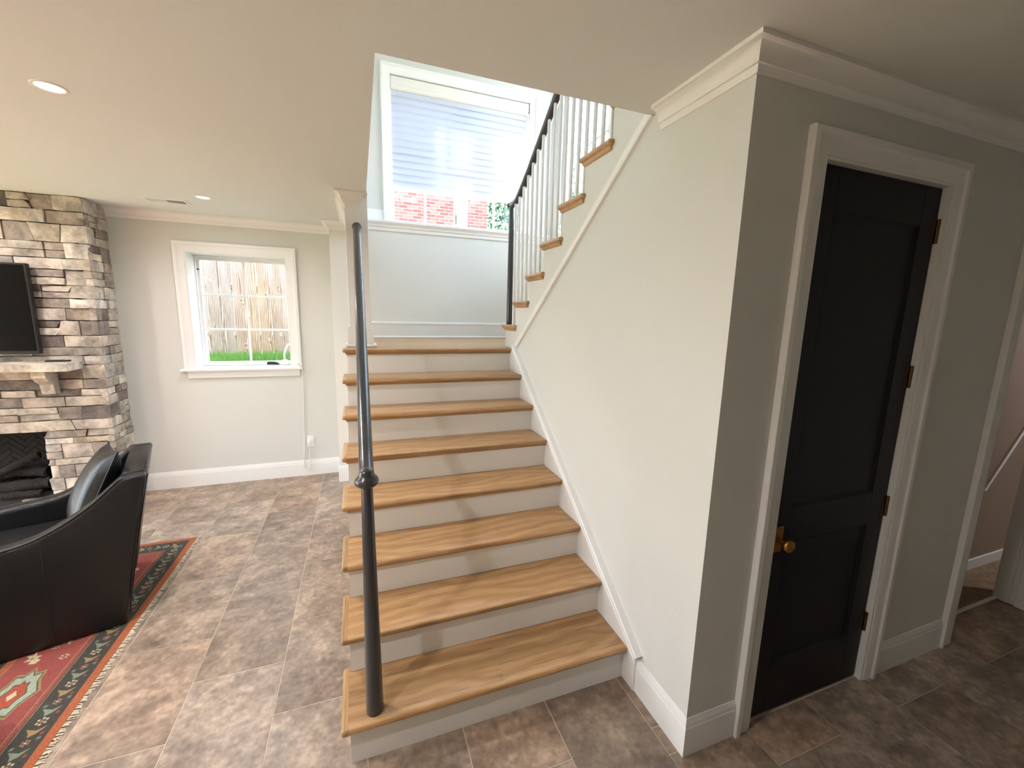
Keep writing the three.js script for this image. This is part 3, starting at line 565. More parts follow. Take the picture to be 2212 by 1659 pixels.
// ================================================================= CEILING FITTINGS
const lampSpots = [[-1.036, -0.838, 'round recessed ceiling light nearer the stairs, warm white'], [-1.026, -2.565, 'round recessed ceiling light beside the ceiling vent, warm white', 2], [-2.55, -2.3, 'unseen recessed ceiling light in front of the fireplace, placed to light the mantel', 3], [-2.75, -0.84, 'round recessed ceiling light above the rug'], [-1.036, 0.9, 'round recessed ceiling light over the foot of the room'], [-2.75, 0.9, 'round recessed ceiling light behind the rug'], [4.9, 0.75, 'unseen dim ceiling light past the hall casing, placed to light the carpet', 3]];  // all but the first two are unseen, placed for the surfaces they light
for (const [x, z, label, power] of lampSpots) {
  const l = thing('recessed_light', label, 'ceiling light', [x, CEIL, z], 'recessed ceiling lights');
  mesh('trim_ring', lathe([[0.043, 0.004], [0.043, -0.002], [0.047, -0.004], [0.054, -0.003], [0.056, 0.001], [0.056, 0.004]], 40), M.trimWhite, l);
  mesh('lens', lathe([[0, -0.0015], [0.044, -0.0005], [0.044, 0.004], [0, 0.004]], 40), M.lens, l);
  const s = new THREE.SpotLight(CAN_COLOR, power ?? CAN_INTENSITY, 0, 1.5, 0.75, 2); s.name = 'recessed_lamp'; s.position.set(0, -0.01, 0); s.target.position.set(0, -2, 0); s.castShadow = true; s.shadow.radius = 2; l.add(s, s.target);
}
{
  const v = thing('ceiling_vent', 'white rectangular air register in the ceiling near the far wall', 'vent', [-1.353, CEIL, -2.822]);
  mesh('frame', [rbox(-0.15, 0.15, -0.006, 0.002, -0.07, -0.052), rbox(-0.15, 0.15, -0.006, 0.002, 0.052, 0.07), rbox(-0.15, -0.13, -0.006, 0.002, -0.052, 0.052), rbox(0.13, 0.15, -0.006, 0.002, -0.052, 0.052), rbox(-0.004, 0.004, -0.006, 0.002, -0.052, 0.052)], M.trimWhite, v);
  mesh('duct', box(-0.13, 0.13, -0.001, 0.003, -0.052, 0.052), M.ventDark, v);
  for (let i = 0; i < 11; i++) for (const s of [-1, 1]) { const g = rbox(-0.001, 0.001, -0.007, 0.007, -0.05, 0.05, 0.0005, 1); g.rotateZ(s * 0.75); g.translate(s * (0.012 + i * 0.0108), -0.003, 0); mesh('louvre', g, M.trimWhite, v); }
}

// ================================================================= FIREPLACE
const FX = -1.975, FZ = -3.0, FB = { x0: -3.40, x1: -2.445, y0: 0.15, y1: 0.735 };
function stoneGeo(w, h, dep, r, slantL = 0, slantR = 0) {         // one rough-faced stone, its face towards +z, lower left corner at 0, 0
  const nx = 4, ny = 3, V = [], F = [];
  const edge = (i, j) => i === 0 || j === 0 || i === nx - 1 || j === ny - 1;
  for (let j = 0; j < ny; j++) for (let i = 0; i < nx; i++) {
    const u = i / (nx - 1), v = j / (ny - 1);
    let x = u * w + (i === 0 ? slantL * v : 0) + (i === nx - 1 ? slantR * v : 0), y = v * h;
    if (i > 0 && i < nx - 1) x += R(-0.25, 0.25, r) * w / nx;
    if (j > 0 && j < ny - 1) y += R(-0.12, 0.12, r) * h;
    if (edge(i, j) && j !== 1) y += R(-0.003, 0.003, r);
    V.push([x, y, edge(i, j) ? -R(0.002, 0.006, r) : R(-0.002, 0.005, r)]);
  }
  const nf = V.length, ring = [];
  for (let i = 0; i < nx; i++) ring.push(i); for (let j = 1; j < ny; j++) ring.push(j * nx + nx - 1); for (let i = nx - 2; i >= 0; i--) ring.push((ny - 1) * nx + i); for (let j = ny - 2; j > 0; j--) ring.push(j * nx);
  for (const a of ring) V.push([V[a][0], V[a][1], -dep]);
  for (let j = 0; j < ny - 1; j++) for (let i = 0; i < nx - 1; i++) { const a = j * nx + i; F.push(a, a + 1, a + nx + 1, a, a + nx + 1, a + nx); }
  for (let k = 0; k < ring.length; k++) { const k2 = (k + 1) % ring.length; F.push(ring[k], nf + k, nf + k2, ring[k], nf + k2, ring[k2]); }
  let g = new THREE.BufferGeometry(); g.setAttribute('position', new THREE.Float32BufferAttribute(V.flat(), 3)); g.setIndex(F); g.computeVertexNormals(); g = toCreasedNormals(g, 0.7);
  return metreUV(g, R(0, 0.9, r), R(0, 0.9, r));
}
{
  const f = thing('fireplace', 'ledgestone chimney breast with open firebox and stone mantel', 'fireplace');
  const bz = FZ - 0.055, r = mulberry(99);
  mesh('mortar_core', [prism('z', [[-3.9, 0], [FB.x0, 0], [FB.x0, FB.y1], [FB.x1, FB.y1], [FB.x1, 0], [FX - 0.05, 0], [FX - 0.05, CEIL], [-3.9, CEIL]], ZF, bz), box(FB.x0, FB.x1, 0, FB.y0 - 0.02, ZF, bz)], M.mortar, f);
  const rest = [];
  let y = 0.0;
  const pick = (last) => { let k; do { const q = r(); k = q < 0.2 ? 0 : q < 0.36 ? 1 : q < 0.48 ? 2 : q < 0.58 ? 3 : q < 0.7 ? 4 : q < 0.8 ? 5 : q < 0.88 ? 6 : q < 0.93 ? 7 : q < 0.97 ? 8 : 9; } while (k === last); return k; };
  const courses = [];
  while (y < CEIL - 0.02) { let h = R(0.055, 0.145, r); if (CEIL - y - h < 0.05) h = CEIL - y - 0.002; courses.push([y, h]); y += h; }
  const place = (x0, x1, y0, y1, cut) => {                        // split round the firebox
    if (y0 < FB.y1 - 0.02 && y1 > FB.y0 + 0.02) {
      if (x1 <= FB.x1 + 0.03 && x0 >= FB.x0 - 0.03) return null;
      if (x0 < FB.x1 && x1 > FB.x1) x0 = FB.x1 + R(-0.004, 0.006, r);
      if (x1 > FB.x0 && x0 < FB.x0) x1 = FB.x0 + R(-0.006, 0.004, r);
    }
    return [x0, x1];
  };
  for (const [y0, h] of courses) {
    let x = FX + R(-0.004, 0.006, r), last = -1, first = true, endK = 0, slR = 0;
    while (x > -3.9) {
      let w = clamp(R(0.13, 0.40, r) * (h > 0.1 ? 0.85 : 1), 0.1, 0.42); if (first) w = R(0.12, 0.3, r);
      const split = !first && h > 0.105 && r() < 0.45, sl = split ? 0 : r() < 0.28 ? R(-0.035, 0.035, r) : R(-0.006, 0.006, r);
      const subs = split ? [[y0, h * 0.5], [y0 + h * 0.5, h * 0.5]] : [[y0, h]];
      for (const [yy, hh] of subs) {
        const q = place(x - w, x, yy, yy + hh); if (!q || q[1] - q[0] < 0.035) continue;
        const k = pick(last); last = k; if (first) endK = k;
        const g = stoneGeo(q[1] - q[0] - 0.006, hh - 0.0065, 0.06, r, sl, first ? 0 : slR);
        const dz = R(-0.010, 0.014, r);
        if (q[0] > -3.12) { const s = mesh('stone', g, M.stones[k], f); s.position.set(q[0] + 0.0025, yy + 0.0025, FZ + dz - 0.006); }
        else { g.translate(q[0] + 0.0025, yy + 0.0025, FZ + dz - 0.006); rest.push(g); }
      }
      slR = sl; x -= w; first = false;
    }
    // return towards the wall, the first stone continues the corner stone
    let z = FZ - 0.004, k = endK;
    const parts = r() < 0.55 ? [R(0.1, 0.22, r)] : [R(0.07, 0.14, r), R(0.08, 0.12, r)];
    parts.push(1);
    for (const w0 of parts) {
      const w = Math.min(w0, z - ZF); if (w < 0.03) break;
      const two = h > 0.1 && r() < 0.3;
      for (const [yy, hh] of two ? [[y0, h / 2], [y0 + h / 2, h / 2]] : [[y0, h]]) {
        const g = stoneGeo(w - 0.004, hh - 0.005, 0.05, r); g.rotateY(Math.PI / 2);
        const s = mesh('stone', g, M.stones[k], f); s.position.set(FX + R(-0.006, 0.01, r), yy + 0.0025, z - 0.002); k = pick(k);
      }
      z -= w;
    }
  }
  const sw = mesh('stonework', rest, M.stones[1], f); sw.userData.kind = 'stuff';
  // mantel slab and corbels
  const slab = new RoundedBoxGeometry(1.4, 0.066, 0.21, 4, 0.006); { const p = slab.attributes.position; for (let i = 0; i < p.count; i++) { const z = p.getZ(i); if (z > 0.09) { p.setZ(i, z + 0.006 * Math.sin(p.getX(i) * 31 + p.getY(i) * 50)); } } slab.computeVertexNormals(); }
  slab.translate(-2.115 - 0.7, 1.293, FZ + 0.1); mesh('mantel_shelf', metreUV(slab), M.mantel, f);
  for (const cx of [-2.33, -3.3]) mesh('corbel', prism('x', [[FZ, 1.262], [FZ + 0.15, 1.262], [FZ + 0.15, 1.205], [FZ + 0.12, 1.17], [FZ + 0.075, 1.14], [FZ + 0.06, 1.06], [FZ, 1.05]], cx - 0.045, cx + 0.045, [], 0.006), M.mantel, f);
  // firebox with herringbone back
  mesh('firebox', [box(FB.x0 - 0.02, FB.x0, FB.y0 - 0.02, FB.y1 + 0.02, ZF + 0.02, bz), box(FB.x1, FB.x1 + 0.02, FB.y0 - 0.02, FB.y1 + 0.02, ZF + 0.02, bz), box(FB.x0 - 0.02, FB.x1 + 0.02, FB.y1, FB.y1 + 0.02, ZF + 0.02, bz), box(FB.x0 - 0.02, FB.x1 + 0.02, FB.y0 - 0.02, FB.y0, ZF + 0.02, bz)], M.soot, f);
  mesh('firebox_back', box(FB.x0, FB.x1, FB.y0, FB.y1, ZF + 0.004, ZF + 0.012), M.sootLine, f);
  const bw = 0.042, bl = bw * 3, bg = new RoundedBoxGeometry(bl - 0.004, bw - 0.004, 0.006, 1, 0.0015), S = Math.SQRT1_2;
  for (let i = -14; i < 26; i++) for (let j = -14; j < 26; j++) {                     // 3:1 herringbone, turned 45 degrees
    for (const v of [0, 1]) {
      const a = i * bw, b = j * bw;
      if (((i - j) % 6 + 6) % 6 !== 0) continue;
      const ca = v ? a + bw * 3.5 : a + bl / 2, cb = v ? b + bl / 2 - bw * 2 : b + bw / 2;
      const px = -2.92 + (ca - cb) * S, py = 0.43 + (ca + cb) * S - 0.5;
      if (px < -3.12 || px > FB.x1 - 0.03 || py < FB.y0 + 0.05 || py > FB.y1 - 0.04) continue;
      const m = mesh('firebrick', bg, M.soot, f); m.position.set(px, py, ZF + 0.015); m.rotation.z = Math.PI / 4 + (v ? Math.PI / 2 : 0);
    }
  }
}
for (const [pts, rad, label] of [
  [[[-3.2, 0.235, -3.13], [-2.9, 0.225, -3.12], [-2.52, 0.235, -3.14]], 0.05, 'thick charred gas log lying lowest in the firebox'],
  [[[-2.95, 0.30, -3.24], [-2.75, 0.34, -3.20], [-2.54, 0.33, -3.16]], 0.042, 'charred gas log resting across the back of the firebox'],
  [[[-2.8, 0.18, -3.045], [-2.66, 0.183, -3.043], [-2.54, 0.18, -3.047]], 0.028, 'short reddish log at the front of the firebox'],
  [[[-2.86, 0.335, -3.075], [-2.72, 0.415, -3.125], [-2.6, 0.475, -3.19]], 0.033, 'charred gas log leaning steeply over the others']]) {
  const g = tube(pts, rad, 24, 12), p = g.attributes.position, n = g.attributes.normal, q = vnoise(5, 64);
  for (let i = 0; i < p.count; i++) { const k = (q(p.getX(i) * 60, p.getY(i) * 60 + p.getZ(i) * 40) - 0.5) * 0.3 * rad; p.setXYZ(i, p.getX(i) + n.getX(i) * k, p.getY(i) + n.getY(i) * k, p.getZ(i) + n.getZ(i) * k); }
  g.computeVertexNormals();
  const l = thing('fire_log', label, 'log', [0, 0, 0], 'gas logs in the firebox');
  mesh('bark', g, M.log, l);
  mesh('cut_end', at(new THREE.CylinderGeometry(rad * 0.95, rad * 0.95, 0.006, 16).rotateZ(Math.PI / 2), ...pts[2]), M.log, l);
}
{
  const t = thing('television', 'flat black television mounted on the stone chimney breast', 'television', [-2.85, 1.752, FZ + 0.055]);
  mesh('frame', [rbox(-0.51, 0.51, -0.36, 0.35, -0.03, 0.012, 0.006)], M.tvFrame, t);
  mesh('screen', box(-0.495, 0.495, -0.335, 0.335, 0.012, 0.0135), M.tv, t);
}
{
  const t = thing('remote_control', 'slim dark remote lying on the stone mantel', 'remote', [-2.245, 1.326, FZ + 0.05]);
  mesh('body', rbox(-0.075, 0.075, 0, 0.014, -0.02, 0.02, 0.005), M.black, t);
  for (let i = 0; i < 4; i++) mesh('button', rbox(-0.05 + i * 0.025, -0.036 + i * 0.025, 0.0135, 0.016, -0.006, 0.006, 0.001, 1), M.tvFrame, t);
}

// ================================================================= RUG
{
  const x1 = -1.168, x0 = -3.9, z0 = -2.165, z1 = 0.55, W = x1 - x0, L = z1 - z0, px = 560;
  const cv = document.createElement('canvas'); cv.width = Math.round(W * px); cv.height = Math.round(L * px);
  const c = cv.getContext('2d'), rr = mulberry(404); c.scale(px, px);
  const fill = (col, i) => { c.fillStyle = col; c.fillRect(i, i, W - 2 * i, L - 2 * i); };
  const red = '#904840', dark = '#403d36', orange = '#a05a38', gold = '#947b52', cream = '#bfb08e', green = '#98a08a', salmon = '#a87060';
  fill(orange, 0); fill(dark, 0.036); fill(gold, 0.150); fill(dark, 0.154); fill(red, 0.158); fill(gold, 0.175); fill(red, 0.18); fill(gold, 0.43); fill(orange, 0.435); fill(dark, 0.465); fill(gold, 0.56); fill(red, 0.565);
  const diamond = (s, col, hook) => { c.fillStyle = col; c.beginPath(); for (const [a, b] of hook ? [[0, -1], [0.45, -0.62], [0.8, -0.55], [0.75, -0.2], [1, 0], [0.75, 0.2], [0.8, 0.55], [0.45, 0.62], [0, 1], [-0.45, 0.62], [-0.8, 0.55], [-0.75, 0.2], [-1, 0], [-0.75, -0.2], [-0.8, -0.55], [-0.45, -0.62]] : [[0, -1], [1, 0], [0, 1], [-1, 0]]) c.lineTo(a * s, b * s); c.closePath(); c.fill(); };
  const flower = (s, a, b) => { c.fillStyle = a; for (let k = 0; k < 6; k++) { const t = k * Math.PI / 3; c.fillRect(Math.cos(t) * s - s * 0.3, Math.sin(t) * s - s * 0.3, s * 0.6, s * 0.6); } c.fillStyle = b; c.fillRect(-s * 0.35, -s * 0.35, s * 0.7, s * 0.7); };
  const leaf = (s) => { c.fillStyle = cream; c.beginPath(); for (const [a, b] of [[-1, 0.1], [-0.6, -0.3], [-0.3, -0.1], [0, -0.55], [0.25, -0.15], [0.8, -0.3], [0.5, 0.1], [0.9, 0.4], [0.2, 0.3], [-0.1, 0.65], [-0.3, 0.3], [-0.7, 0.5]]) c.lineTo(a * s, b * s); c.closePath(); c.fill(); c.fillStyle = '#a3803f'; c.fillRect(-s * 0.15, -s * 0.1, s * 0.3, s * 0.2); };
  const at2 = (x, y, rot, fn) => { c.save(); c.translate(x, y); c.rotate(rot); fn(); c.restore(); };
  const along = (inset, step, fn) => { for (const [len, place] of [[L, (t) => [W - inset, t, Math.PI / 2]], [L, (t) => [inset, t, -Math.PI / 2]], [W, (t) => [t, inset, 0]], [W, (t) => [t, L - inset, Math.PI]]]) { const n = Math.round((len - 2 * inset) / step); for (let i = 0; i < n; i++) { const [x, y, r] = place(inset + (i + 0.5) * (len - 2 * inset) / n); at2(x, y, r, () => fn(i)); } } };
  const band = (inset, w) => along(inset, 0.05, (i) => {
    const k = i % 4;
    if (k === 1) flower(0.016, cream, salmon);
    else if (k === 3) { flower(0.012, salmon, cream); c.fillStyle = '#6d7462'; c.fillRect(-0.02, -w * 0.42, 0.014, 0.014); c.fillRect(0.008, w * 0.26, 0.014, 0.014); }
    else { c.fillStyle = k ? gold : '#7d8570'; c.beginPath(); c.moveTo(-0.022, w * 0.36); c.lineTo(-0.006, -w * 0.05); c.lineTo(-0.02, -w * 0.36); c.lineTo(0.012, -w * 0.12); c.lineTo(0.024, w * 0.1); c.lineTo(0.004, w * 0.16); c.closePath(); c.fill(); c.fillStyle = red; c.fillRect(0.008, -w * 0.4, 0.012, 0.012); }
  });
  band(0.093, 0.1); band(0.513, 0.085);
  along(0.305, 0.3, (i) => { if (i % 2) { c.save(); c.scale(1.15, 0.68); diamond(0.15, gold, true); diamond(0.135, '#5a5442', true); diamond(0.125, green, true); diamond(0.078, '#5e4e3a', true); diamond(0.068, '#a04c36', true); diamond(0.026, cream); c.restore(); } else { at2(-0.05, -0.055, 0.4, () => leaf(0.06)); at2(0.06, 0.06, 2.6, () => leaf(0.055)); at2(0.09, -0.08, 1.2, () => flower(0.015, cream, gold)); c.fillStyle = cream; c.fillRect(-0.12, 0.04, 0.1, 0.007); at2(-0.12, 0.07, 0, () => flower(0.014, cream, orange)); at2(0.0, 0.0, 0.5, () => flower(0.012, green, gold)); } });
  for (let i = 0; i < 60; i++) at2(R(0.65, W - 0.65, rr), R(0.65, L - 0.65, rr), R(0, 6, rr), () => (i % 3 ? leaf(0.08) : flower(0.03, cream, orange)));
  const im = c.getImageData(0, 0, cv.width, cv.height), da = im.data;
  for (let i = 0; i < da.length; i += 4) { const k = 0.8 + 0.4 * rr(); da[i] *= k; da[i + 1] *= k; da[i + 2] *= k; }
  c.putImageData(im, 0, 0);
  const tex = new THREE.CanvasTexture(cv); tex.colorSpace = THREE.SRGBColorSpace; tex.magFilter = THREE.LinearFilter;
  const rug = thing('rug', 'red oriental wool rug with dark floral border and cream fringe', 'rug', [(x0 + x1) / 2, 0, (z0 + z1) / 2]);
  const pile = new RoundedBoxGeometry(W, 0.009, L, 2, 0.003), p = pile.attributes.position, uv = pile.attributes.uv;
  for (let i = 0; i < p.count; i++) uv.setXY(i, p.getX(i) / W + 0.5, 0.5 - p.getZ(i) / L);
  pile.translate(0, 0.0048, 0);
  mesh('pile', pile, std({ map: tex, roughness: 1 }), rug);
  const nF = 420, fr = new THREE.InstancedMesh(tube([[0, 0.004, 0], [0.012, 0.006, 0.001], [0.024, 0.003, -0.001], [0.034, 0.0025, 0.002]], 0.0022, 8, 5), M.fringe, nF), m4 = new THREE.Matrix4();
  for (let i = 0; i < nF; i++) { m4.makeRotationY(R(-0.5, 0.5, rr)); m4.scale(new THREE.Vector3(R(0.6, 1.1, rr), 1, 1)); m4.setPosition(W / 2 - 0.004, 0, -L / 2 + (i + R(0.2, 0.8, rr)) * L / nF); fr.setMatrixAt(i, m4); }
  fr.name = 'fringe'; fr.userData.kind = 'stuff'; rug.add(fr);
}

// ================================================================= ARMCHAIR
const CH = { A: new THREE.Vector3(-1.207, 0.01, -1.19), f: new THREE.Vector3(-0.95, 0, 0.3122), w: new THREE.Vector3(-0.3122, 0, -0.95) };
function chairFrame(o) { const m = new THREE.Matrix4().makeBasis(CH.f, new THREE.Vector3(0, 1, 0), CH.w.clone().negate()); m.setPosition(CH.A); o.matrixAutoUpdate = true; m.decompose(o.position, o.quaternion, o.scale); return o; }
{ // local axes: x forward, y up, z towards the near side (the far side lies at negative z)
  const ch = chairFrame(thing('armchair', 'black leather armchair with sweeping low arms on the red rug', 'armchair'));
  const side = [[0, 0], [-0.03, 0.15], [-0.058, 0.30], [-0.105, 0.56], [-0.159, 0.845], [-0.150, 0.858], [-0.06, 0.860], [-0.045, 0.852], [0.007, 0.803], [0.071, 0.743], [0.163, 0.678], [0.258, 0.627], [0.33, 0.603], [0.42, 0.590], [0.55, 0.580], [0.72, 0.572], [0.78, 0.56], [0.80, 0.53], [0.80, 0.0]];
  const shape = new THREE.Shape(); shape.moveTo(...side[0]); for (const p of side.slice(1, 5)) shape.lineTo(...p); shape.lineTo(...side[5]); shape.lineTo(...side[6]); shape.splineThru(side.slice(7).slice(0, 10).map((p) => new THREE.Vector2(...p))); shape.lineTo(...side[17]); shape.lineTo(...side[18]); shape.closePath();
  const panel = (z0, z1) => { const g = new THREE.ExtrudeGeometry(shape, { depth: z1 - z0 - 0.056, bevelEnabled: true, bevelThickness: 0.028, bevelSize: 0.026, bevelOffset: -0.026, bevelSegments: 7, curveSegments: 24 }); g.translate(0, 0, z0 + 0.028); return metreUV(toCreasedNormals(g, 0.9)); };
  const Wd = 0.74, aw = 0.095;
  const armN = mesh('arm', panel(-aw, 0), M.leather, ch), armF = mesh('arm', panel(-Wd, -Wd + aw), M.leather, ch);
  // piping along the outer edge of the near side
  const pip = (z) => tube([[-0.02, 0.06, z], ...side.slice(2, 5).map(([a, b]) => [a + 0.008, b - 0.006, z])], 0.004, 40, 6);
  const pipTop = (z) => tube(side.slice(6, 17).map(([a, b]) => [a, b - 0.006, z]), 0.0045, 60, 6);
  mesh('piping', [pip(-0.006), pipTop(-0.006)], M.piping, armN); mesh('piping', [pipTop(-Wd + 0.006)], M.piping, armF);
  // seam down the near panel
  mesh('seam', tube([[0.27, 0.60, 0.0005], [0.272, 0.3, 0.0005], [0.275, 0.02, 0.0005]], 0.0022, 20, 6), M.piping, armN);
  // back: slanted slab between the arms, thicker at the top
  const backPts = [[0.0, 0.06], [-0.058, 0.30], [-0.159, 0.845], [-0.148, 0.862], [-0.065, 0.862], [-0.05, 0.85], [0.10, 0.40], [0.14, 0.06]];
  const bs = new THREE.Shape(backPts.map((p) => new THREE.Vector2(...p))), bg = new THREE.ExtrudeGeometry(bs, { depth: Wd - 2 * aw + 0.02 - 0.02, bevelEnabled: true, bevelThickness: 0.01, bevelSize: 0.012, bevelOffset: -0.012, bevelSegments: 4 });
  bg.translate(0, 0, -Wd + aw + 0.0); const back = mesh('backrest', metreUV(toCreasedNormals(bg, 0.9)), M.leather, ch);
  mesh('back_seam', [tube([[-0.164, 0.85, -0.02], [-0.10, 0.53, -0.02], [-0.03, 0.14, -0.02]], 0.003, 24, 6), tube([[-0.164, 0.85, -0.045], [-0.10, 0.53, -0.045], [-0.03, 0.14, -0.045]], 0.003, 24, 6), tube([[-0.155, 0.8625, -0.12], [-0.155, 0.8625, -0.35], [-0.155, 0.8625, -0.62]], 0.003, 24, 6)], M.piping, back);
  mesh('seat_cushion', metreUV(at(new RoundedBoxGeometry(0.72, 0.15, Wd - 2 * aw - 0.01, 5, 0.05), 0.46, 0.40, -Wd / 2)), M.leather, ch);
  mesh('seat_base', metreUV(rbox(0.02, 0.79, 0.0, 0.33, -Wd + aw - 0.005, -aw + 0.005, 0.01)), M.leather, ch);
}
{ // loose cushion leaning on the backrest
  const p = thing('throw_pillow', 'square black leather cushion leaning against the chair back', 'pillow');
  const n = 18, half = (s) => { const g = new THREE.PlaneGeometry(1, 1, n, n), q = g.attributes.position; for (let i = 0; i < q.count; i++) { const u = q.getX(i) * 2, v = q.getY(i) * 2, e = (1 - u * u) * (1 - v * v), pinch = 1 - 0.10 * (u * u * (1 - v * v) + v * v * (1 - u * u)) * 1; const wr = 0.004 * Math.sin(u * 9 + v * 4) * e; q.setXYZ(i, u * 0.25 * (1 - 0.09 * (1 - v * v)), v * 0.25 * (1 - 0.09 * (1 - u * u)), s * (0.085 * Math.pow(Math.max(e, 0), 0.42) + wr)); } if (s < 0) flip(g); g.computeVertexNormals(); return metreUV(g); };
  mesh('cover', [half(1), half(-1)], M.leather, p);
  const rim = []; for (let i = 0; i < 80; i++) { const t = i / 80 * 4, k = Math.floor(t), a = (t - k) * 2 - 1, [u, v] = [[a, -1], [1, a], [-a, 1], [-1, -a]][k]; rim.push([u * 0.25 * (1 - 0.09 * (1 - v * v)), v * 0.25 * (1 - 0.09 * (1 - u * u)), 0]); }
  mesh('piping', tube(rim, 0.005, 160, 6, true), M.piping, p);
  const Pp = CH.A.clone().addScaledVector(CH.f, 0.10).addScaledVector(CH.w, 0.365); Pp.y = 0.725;
  const nrm = CH.f.clone().multiplyScalar(0.92).add(new THREE.Vector3(0, 0.42, 0)).addScaledVector(CH.w, -0.12).normalize(), upv = new THREE.Vector3(0, 1, 0), rt = new THREE.Vector3().crossVectors(upv, nrm).normalize(), uu = new THREE.Vector3().crossVectors(nrm, rt);
  const rot = new THREE.Matrix4().makeBasis(rt, uu, nrm).multiply(new THREE.Matrix4().makeRotationZ(0.12)); p.quaternion.setFromRotationMatrix(rot); p.position.copy(Pp);
}
{
  const o = thing('ottoman', 'dark brown leather ottoman corner on the rug in front of the armchair', 'ottoman', [-1.57, 0.01, -0.34]);
  o.rotation.y = 0.35;
  mesh('cushion', metreUV(at(new RoundedBoxGeometry(0.5, 0.12, 0.5, 5, 0.05), 0, 0.10, 0)), M.leatherBrown, o);
  mesh('base', metreUV(rbox(-0.21, 0.21, 0.0, 0.05, -0.21, 0.21, 0.01)), M.leatherBrown, o);
}

// ================================================================= OUTLET, CORDS, THINGS ON THE SILL
{
  const o = thing('wall_outlet', 'white double wall outlet low on the far wall', 'outlet', [-0.452, 0.383, ZF]);
  mesh('cover_plate', rbox(-0.036, 0.036, -0.062, 0.062, 0, 0.006, 0.004), M.plastic, o);
  for (const y of [-0.024, 0.024]) mesh('socket', rbox(-0.017, 0.017, y - 0.015, y + 0.015, 0.005, 0.0075, 0.004), M.plastic, o);
}
tag(mesh('power_plug', rbox(-0.482, -0.45, 0.36, 0.40, ZF + 0.006, ZF + 0.032, 0.006), M.plastic), 'white plug pushed into the wall outlet', 'plug');
tag(mesh('hanging_cable', tube([[-0.520, 1.245, -3.33 + 0.10], [-0.495, 1.215, -3.26], [-0.485, 1.16, -3.285], [-0.492, 0.95, -3.312], [-0.503, 0.66, -3.313], [-0.513, 0.35, -3.312], [-0.522, 0.18, -3.302], [-0.521, 0.10, -3.300], [-0.500, 0.062, -3.298], [-0.476, 0.085, -3.298], [-0.463, 0.16, -3.300], [-0.461, 0.27, -3.305], [-0.464, 0.37, -3.298]], 0.0045, 120, 8), M.cord), 'white cord hanging from the window sill to the outlet', 'cord');
tag(mesh('looped_cable', tube([[-0.60, 1.225, -3.47], [-0.66, 1.235, -3.48], [-0.675, 1.30, -3.485], [-0.66, 1.37, -3.485], [-0.63, 1.42, -3.48], [-0.595, 1.44, -3.475]], 0.009, 60, 10), M.plastic), 'white stiff loop of cable standing on the window sill', 'cable');
tag(mesh('sensor_box', [rbox(-0.70, -0.645, 1.206, 1.262, -3.50, -3.46, 0.008), at(new THREE.CylinderGeometry(0.006, 0.006, 0.02, 12), -0.69, 1.242, -3.458, Math.PI / 2)], M.plastic), 'small white box on the window sill beside the cable loop', 'device');
{
  const t = thing('cable_coil', 'black clip bundle lying on the window sill', 'cable coil', [-0.79, 1.206, -3.49]);
  for (let i = 0; i < 3; i++) mesh('strand', tube([[-0.05, 0.012 + i * 0.006, 0], [-0.02, 0.022 + i * 0.005, 0.015], [0.03, 0.02 + i * 0.003, 0.012], [0.055, 0.012, -0.006], [0.02, 0.01 + i * 0.004, -0.018], [-0.03, 0.012 + i * 0.003, -0.014]], 0.006, 48, 8, true), M.black, t);
}

// ================================================================= OUTSIDE
struct('ground_lawn', 'lawn outside the house', 'lawn', [box(-30, 30, 0.9, 1.12, -40, -3.62), box(-30, -5.8, -0.4, -0.1, -3.62, 30), box(6.4, 30, -0.4, 1.12, -3.62, 30)], M.lawn);
{
  const f = thing('wood_fence', 'weathered vertical board fence outside the small window', 'fence', [0, 0, -5.0]);
  let x = -4.2; while (x < 1.2) { const w = 0.139; const g = metreUV(rbox(x, x + w, 1.14, 2.66 + R(-0.01, 0.01), -0.01, 0.01 + R(-0.003, 0.003), 0.002, 1), R(0, 0.5), R(0, 1.5)); mesh('board', g, M.fence[Math.floor(rng() * 4)], f); x += w + R(0.003, 0.007); }
  for (const y of [1.35, 2.0, 2.5]) mesh('rail', box(-4.2, 1.2, y, y + 0.09, -0.06, -0.015), M.fence[2], f);
}
{
  const blade = new THREE.BufferGeometry(); blade.setAttribute('position', new THREE.Float32BufferAttribute([-0.003, 0, 0, 0.003, 0, 0, 0.0022, 0.06, 0.006, -0.0022, 0.06, 0.006, 0, 0.11, 0.022], 3)); blade.setIndex([0, 1, 2, 0, 2, 3, 3, 2, 4]); blade.computeVertexNormals();
  const n = 14000, gr = new THREE.InstancedMesh(blade, M.grass, n), m4 = new THREE.Matrix4(), e = new THREE.Euler(), q = new THREE.Quaternion(), col = new THREE.Color(), r2 = mulberry(77);
  for (let i = 0; i < n; i++) { e.set(R(-0.3, 0.3, r2), R(0, 6.28, r2), R(-0.3, 0.3, r2)); q.setFromEuler(e); const s = R(0.7, 1.5, r2); m4.compose(new THREE.Vector3(R(-3.2, 0.6, r2), 1.115, R(-4.97, -3.66, r2)), q, new THREE.Vector3(s, s, s)); gr.setMatrixAt(i, m4); col.setRGB(R(0.5, 1.1, r2), R(0.75, 1.15, r2), R(0.4, 0.8, r2)); gr.setColorAt(i, col); }
  gr.name = numbered('grass'); tag(gr, 'tufts of grass along the foot of the fence', 'grass', null, 'stuff'); scene.add(gr);
}
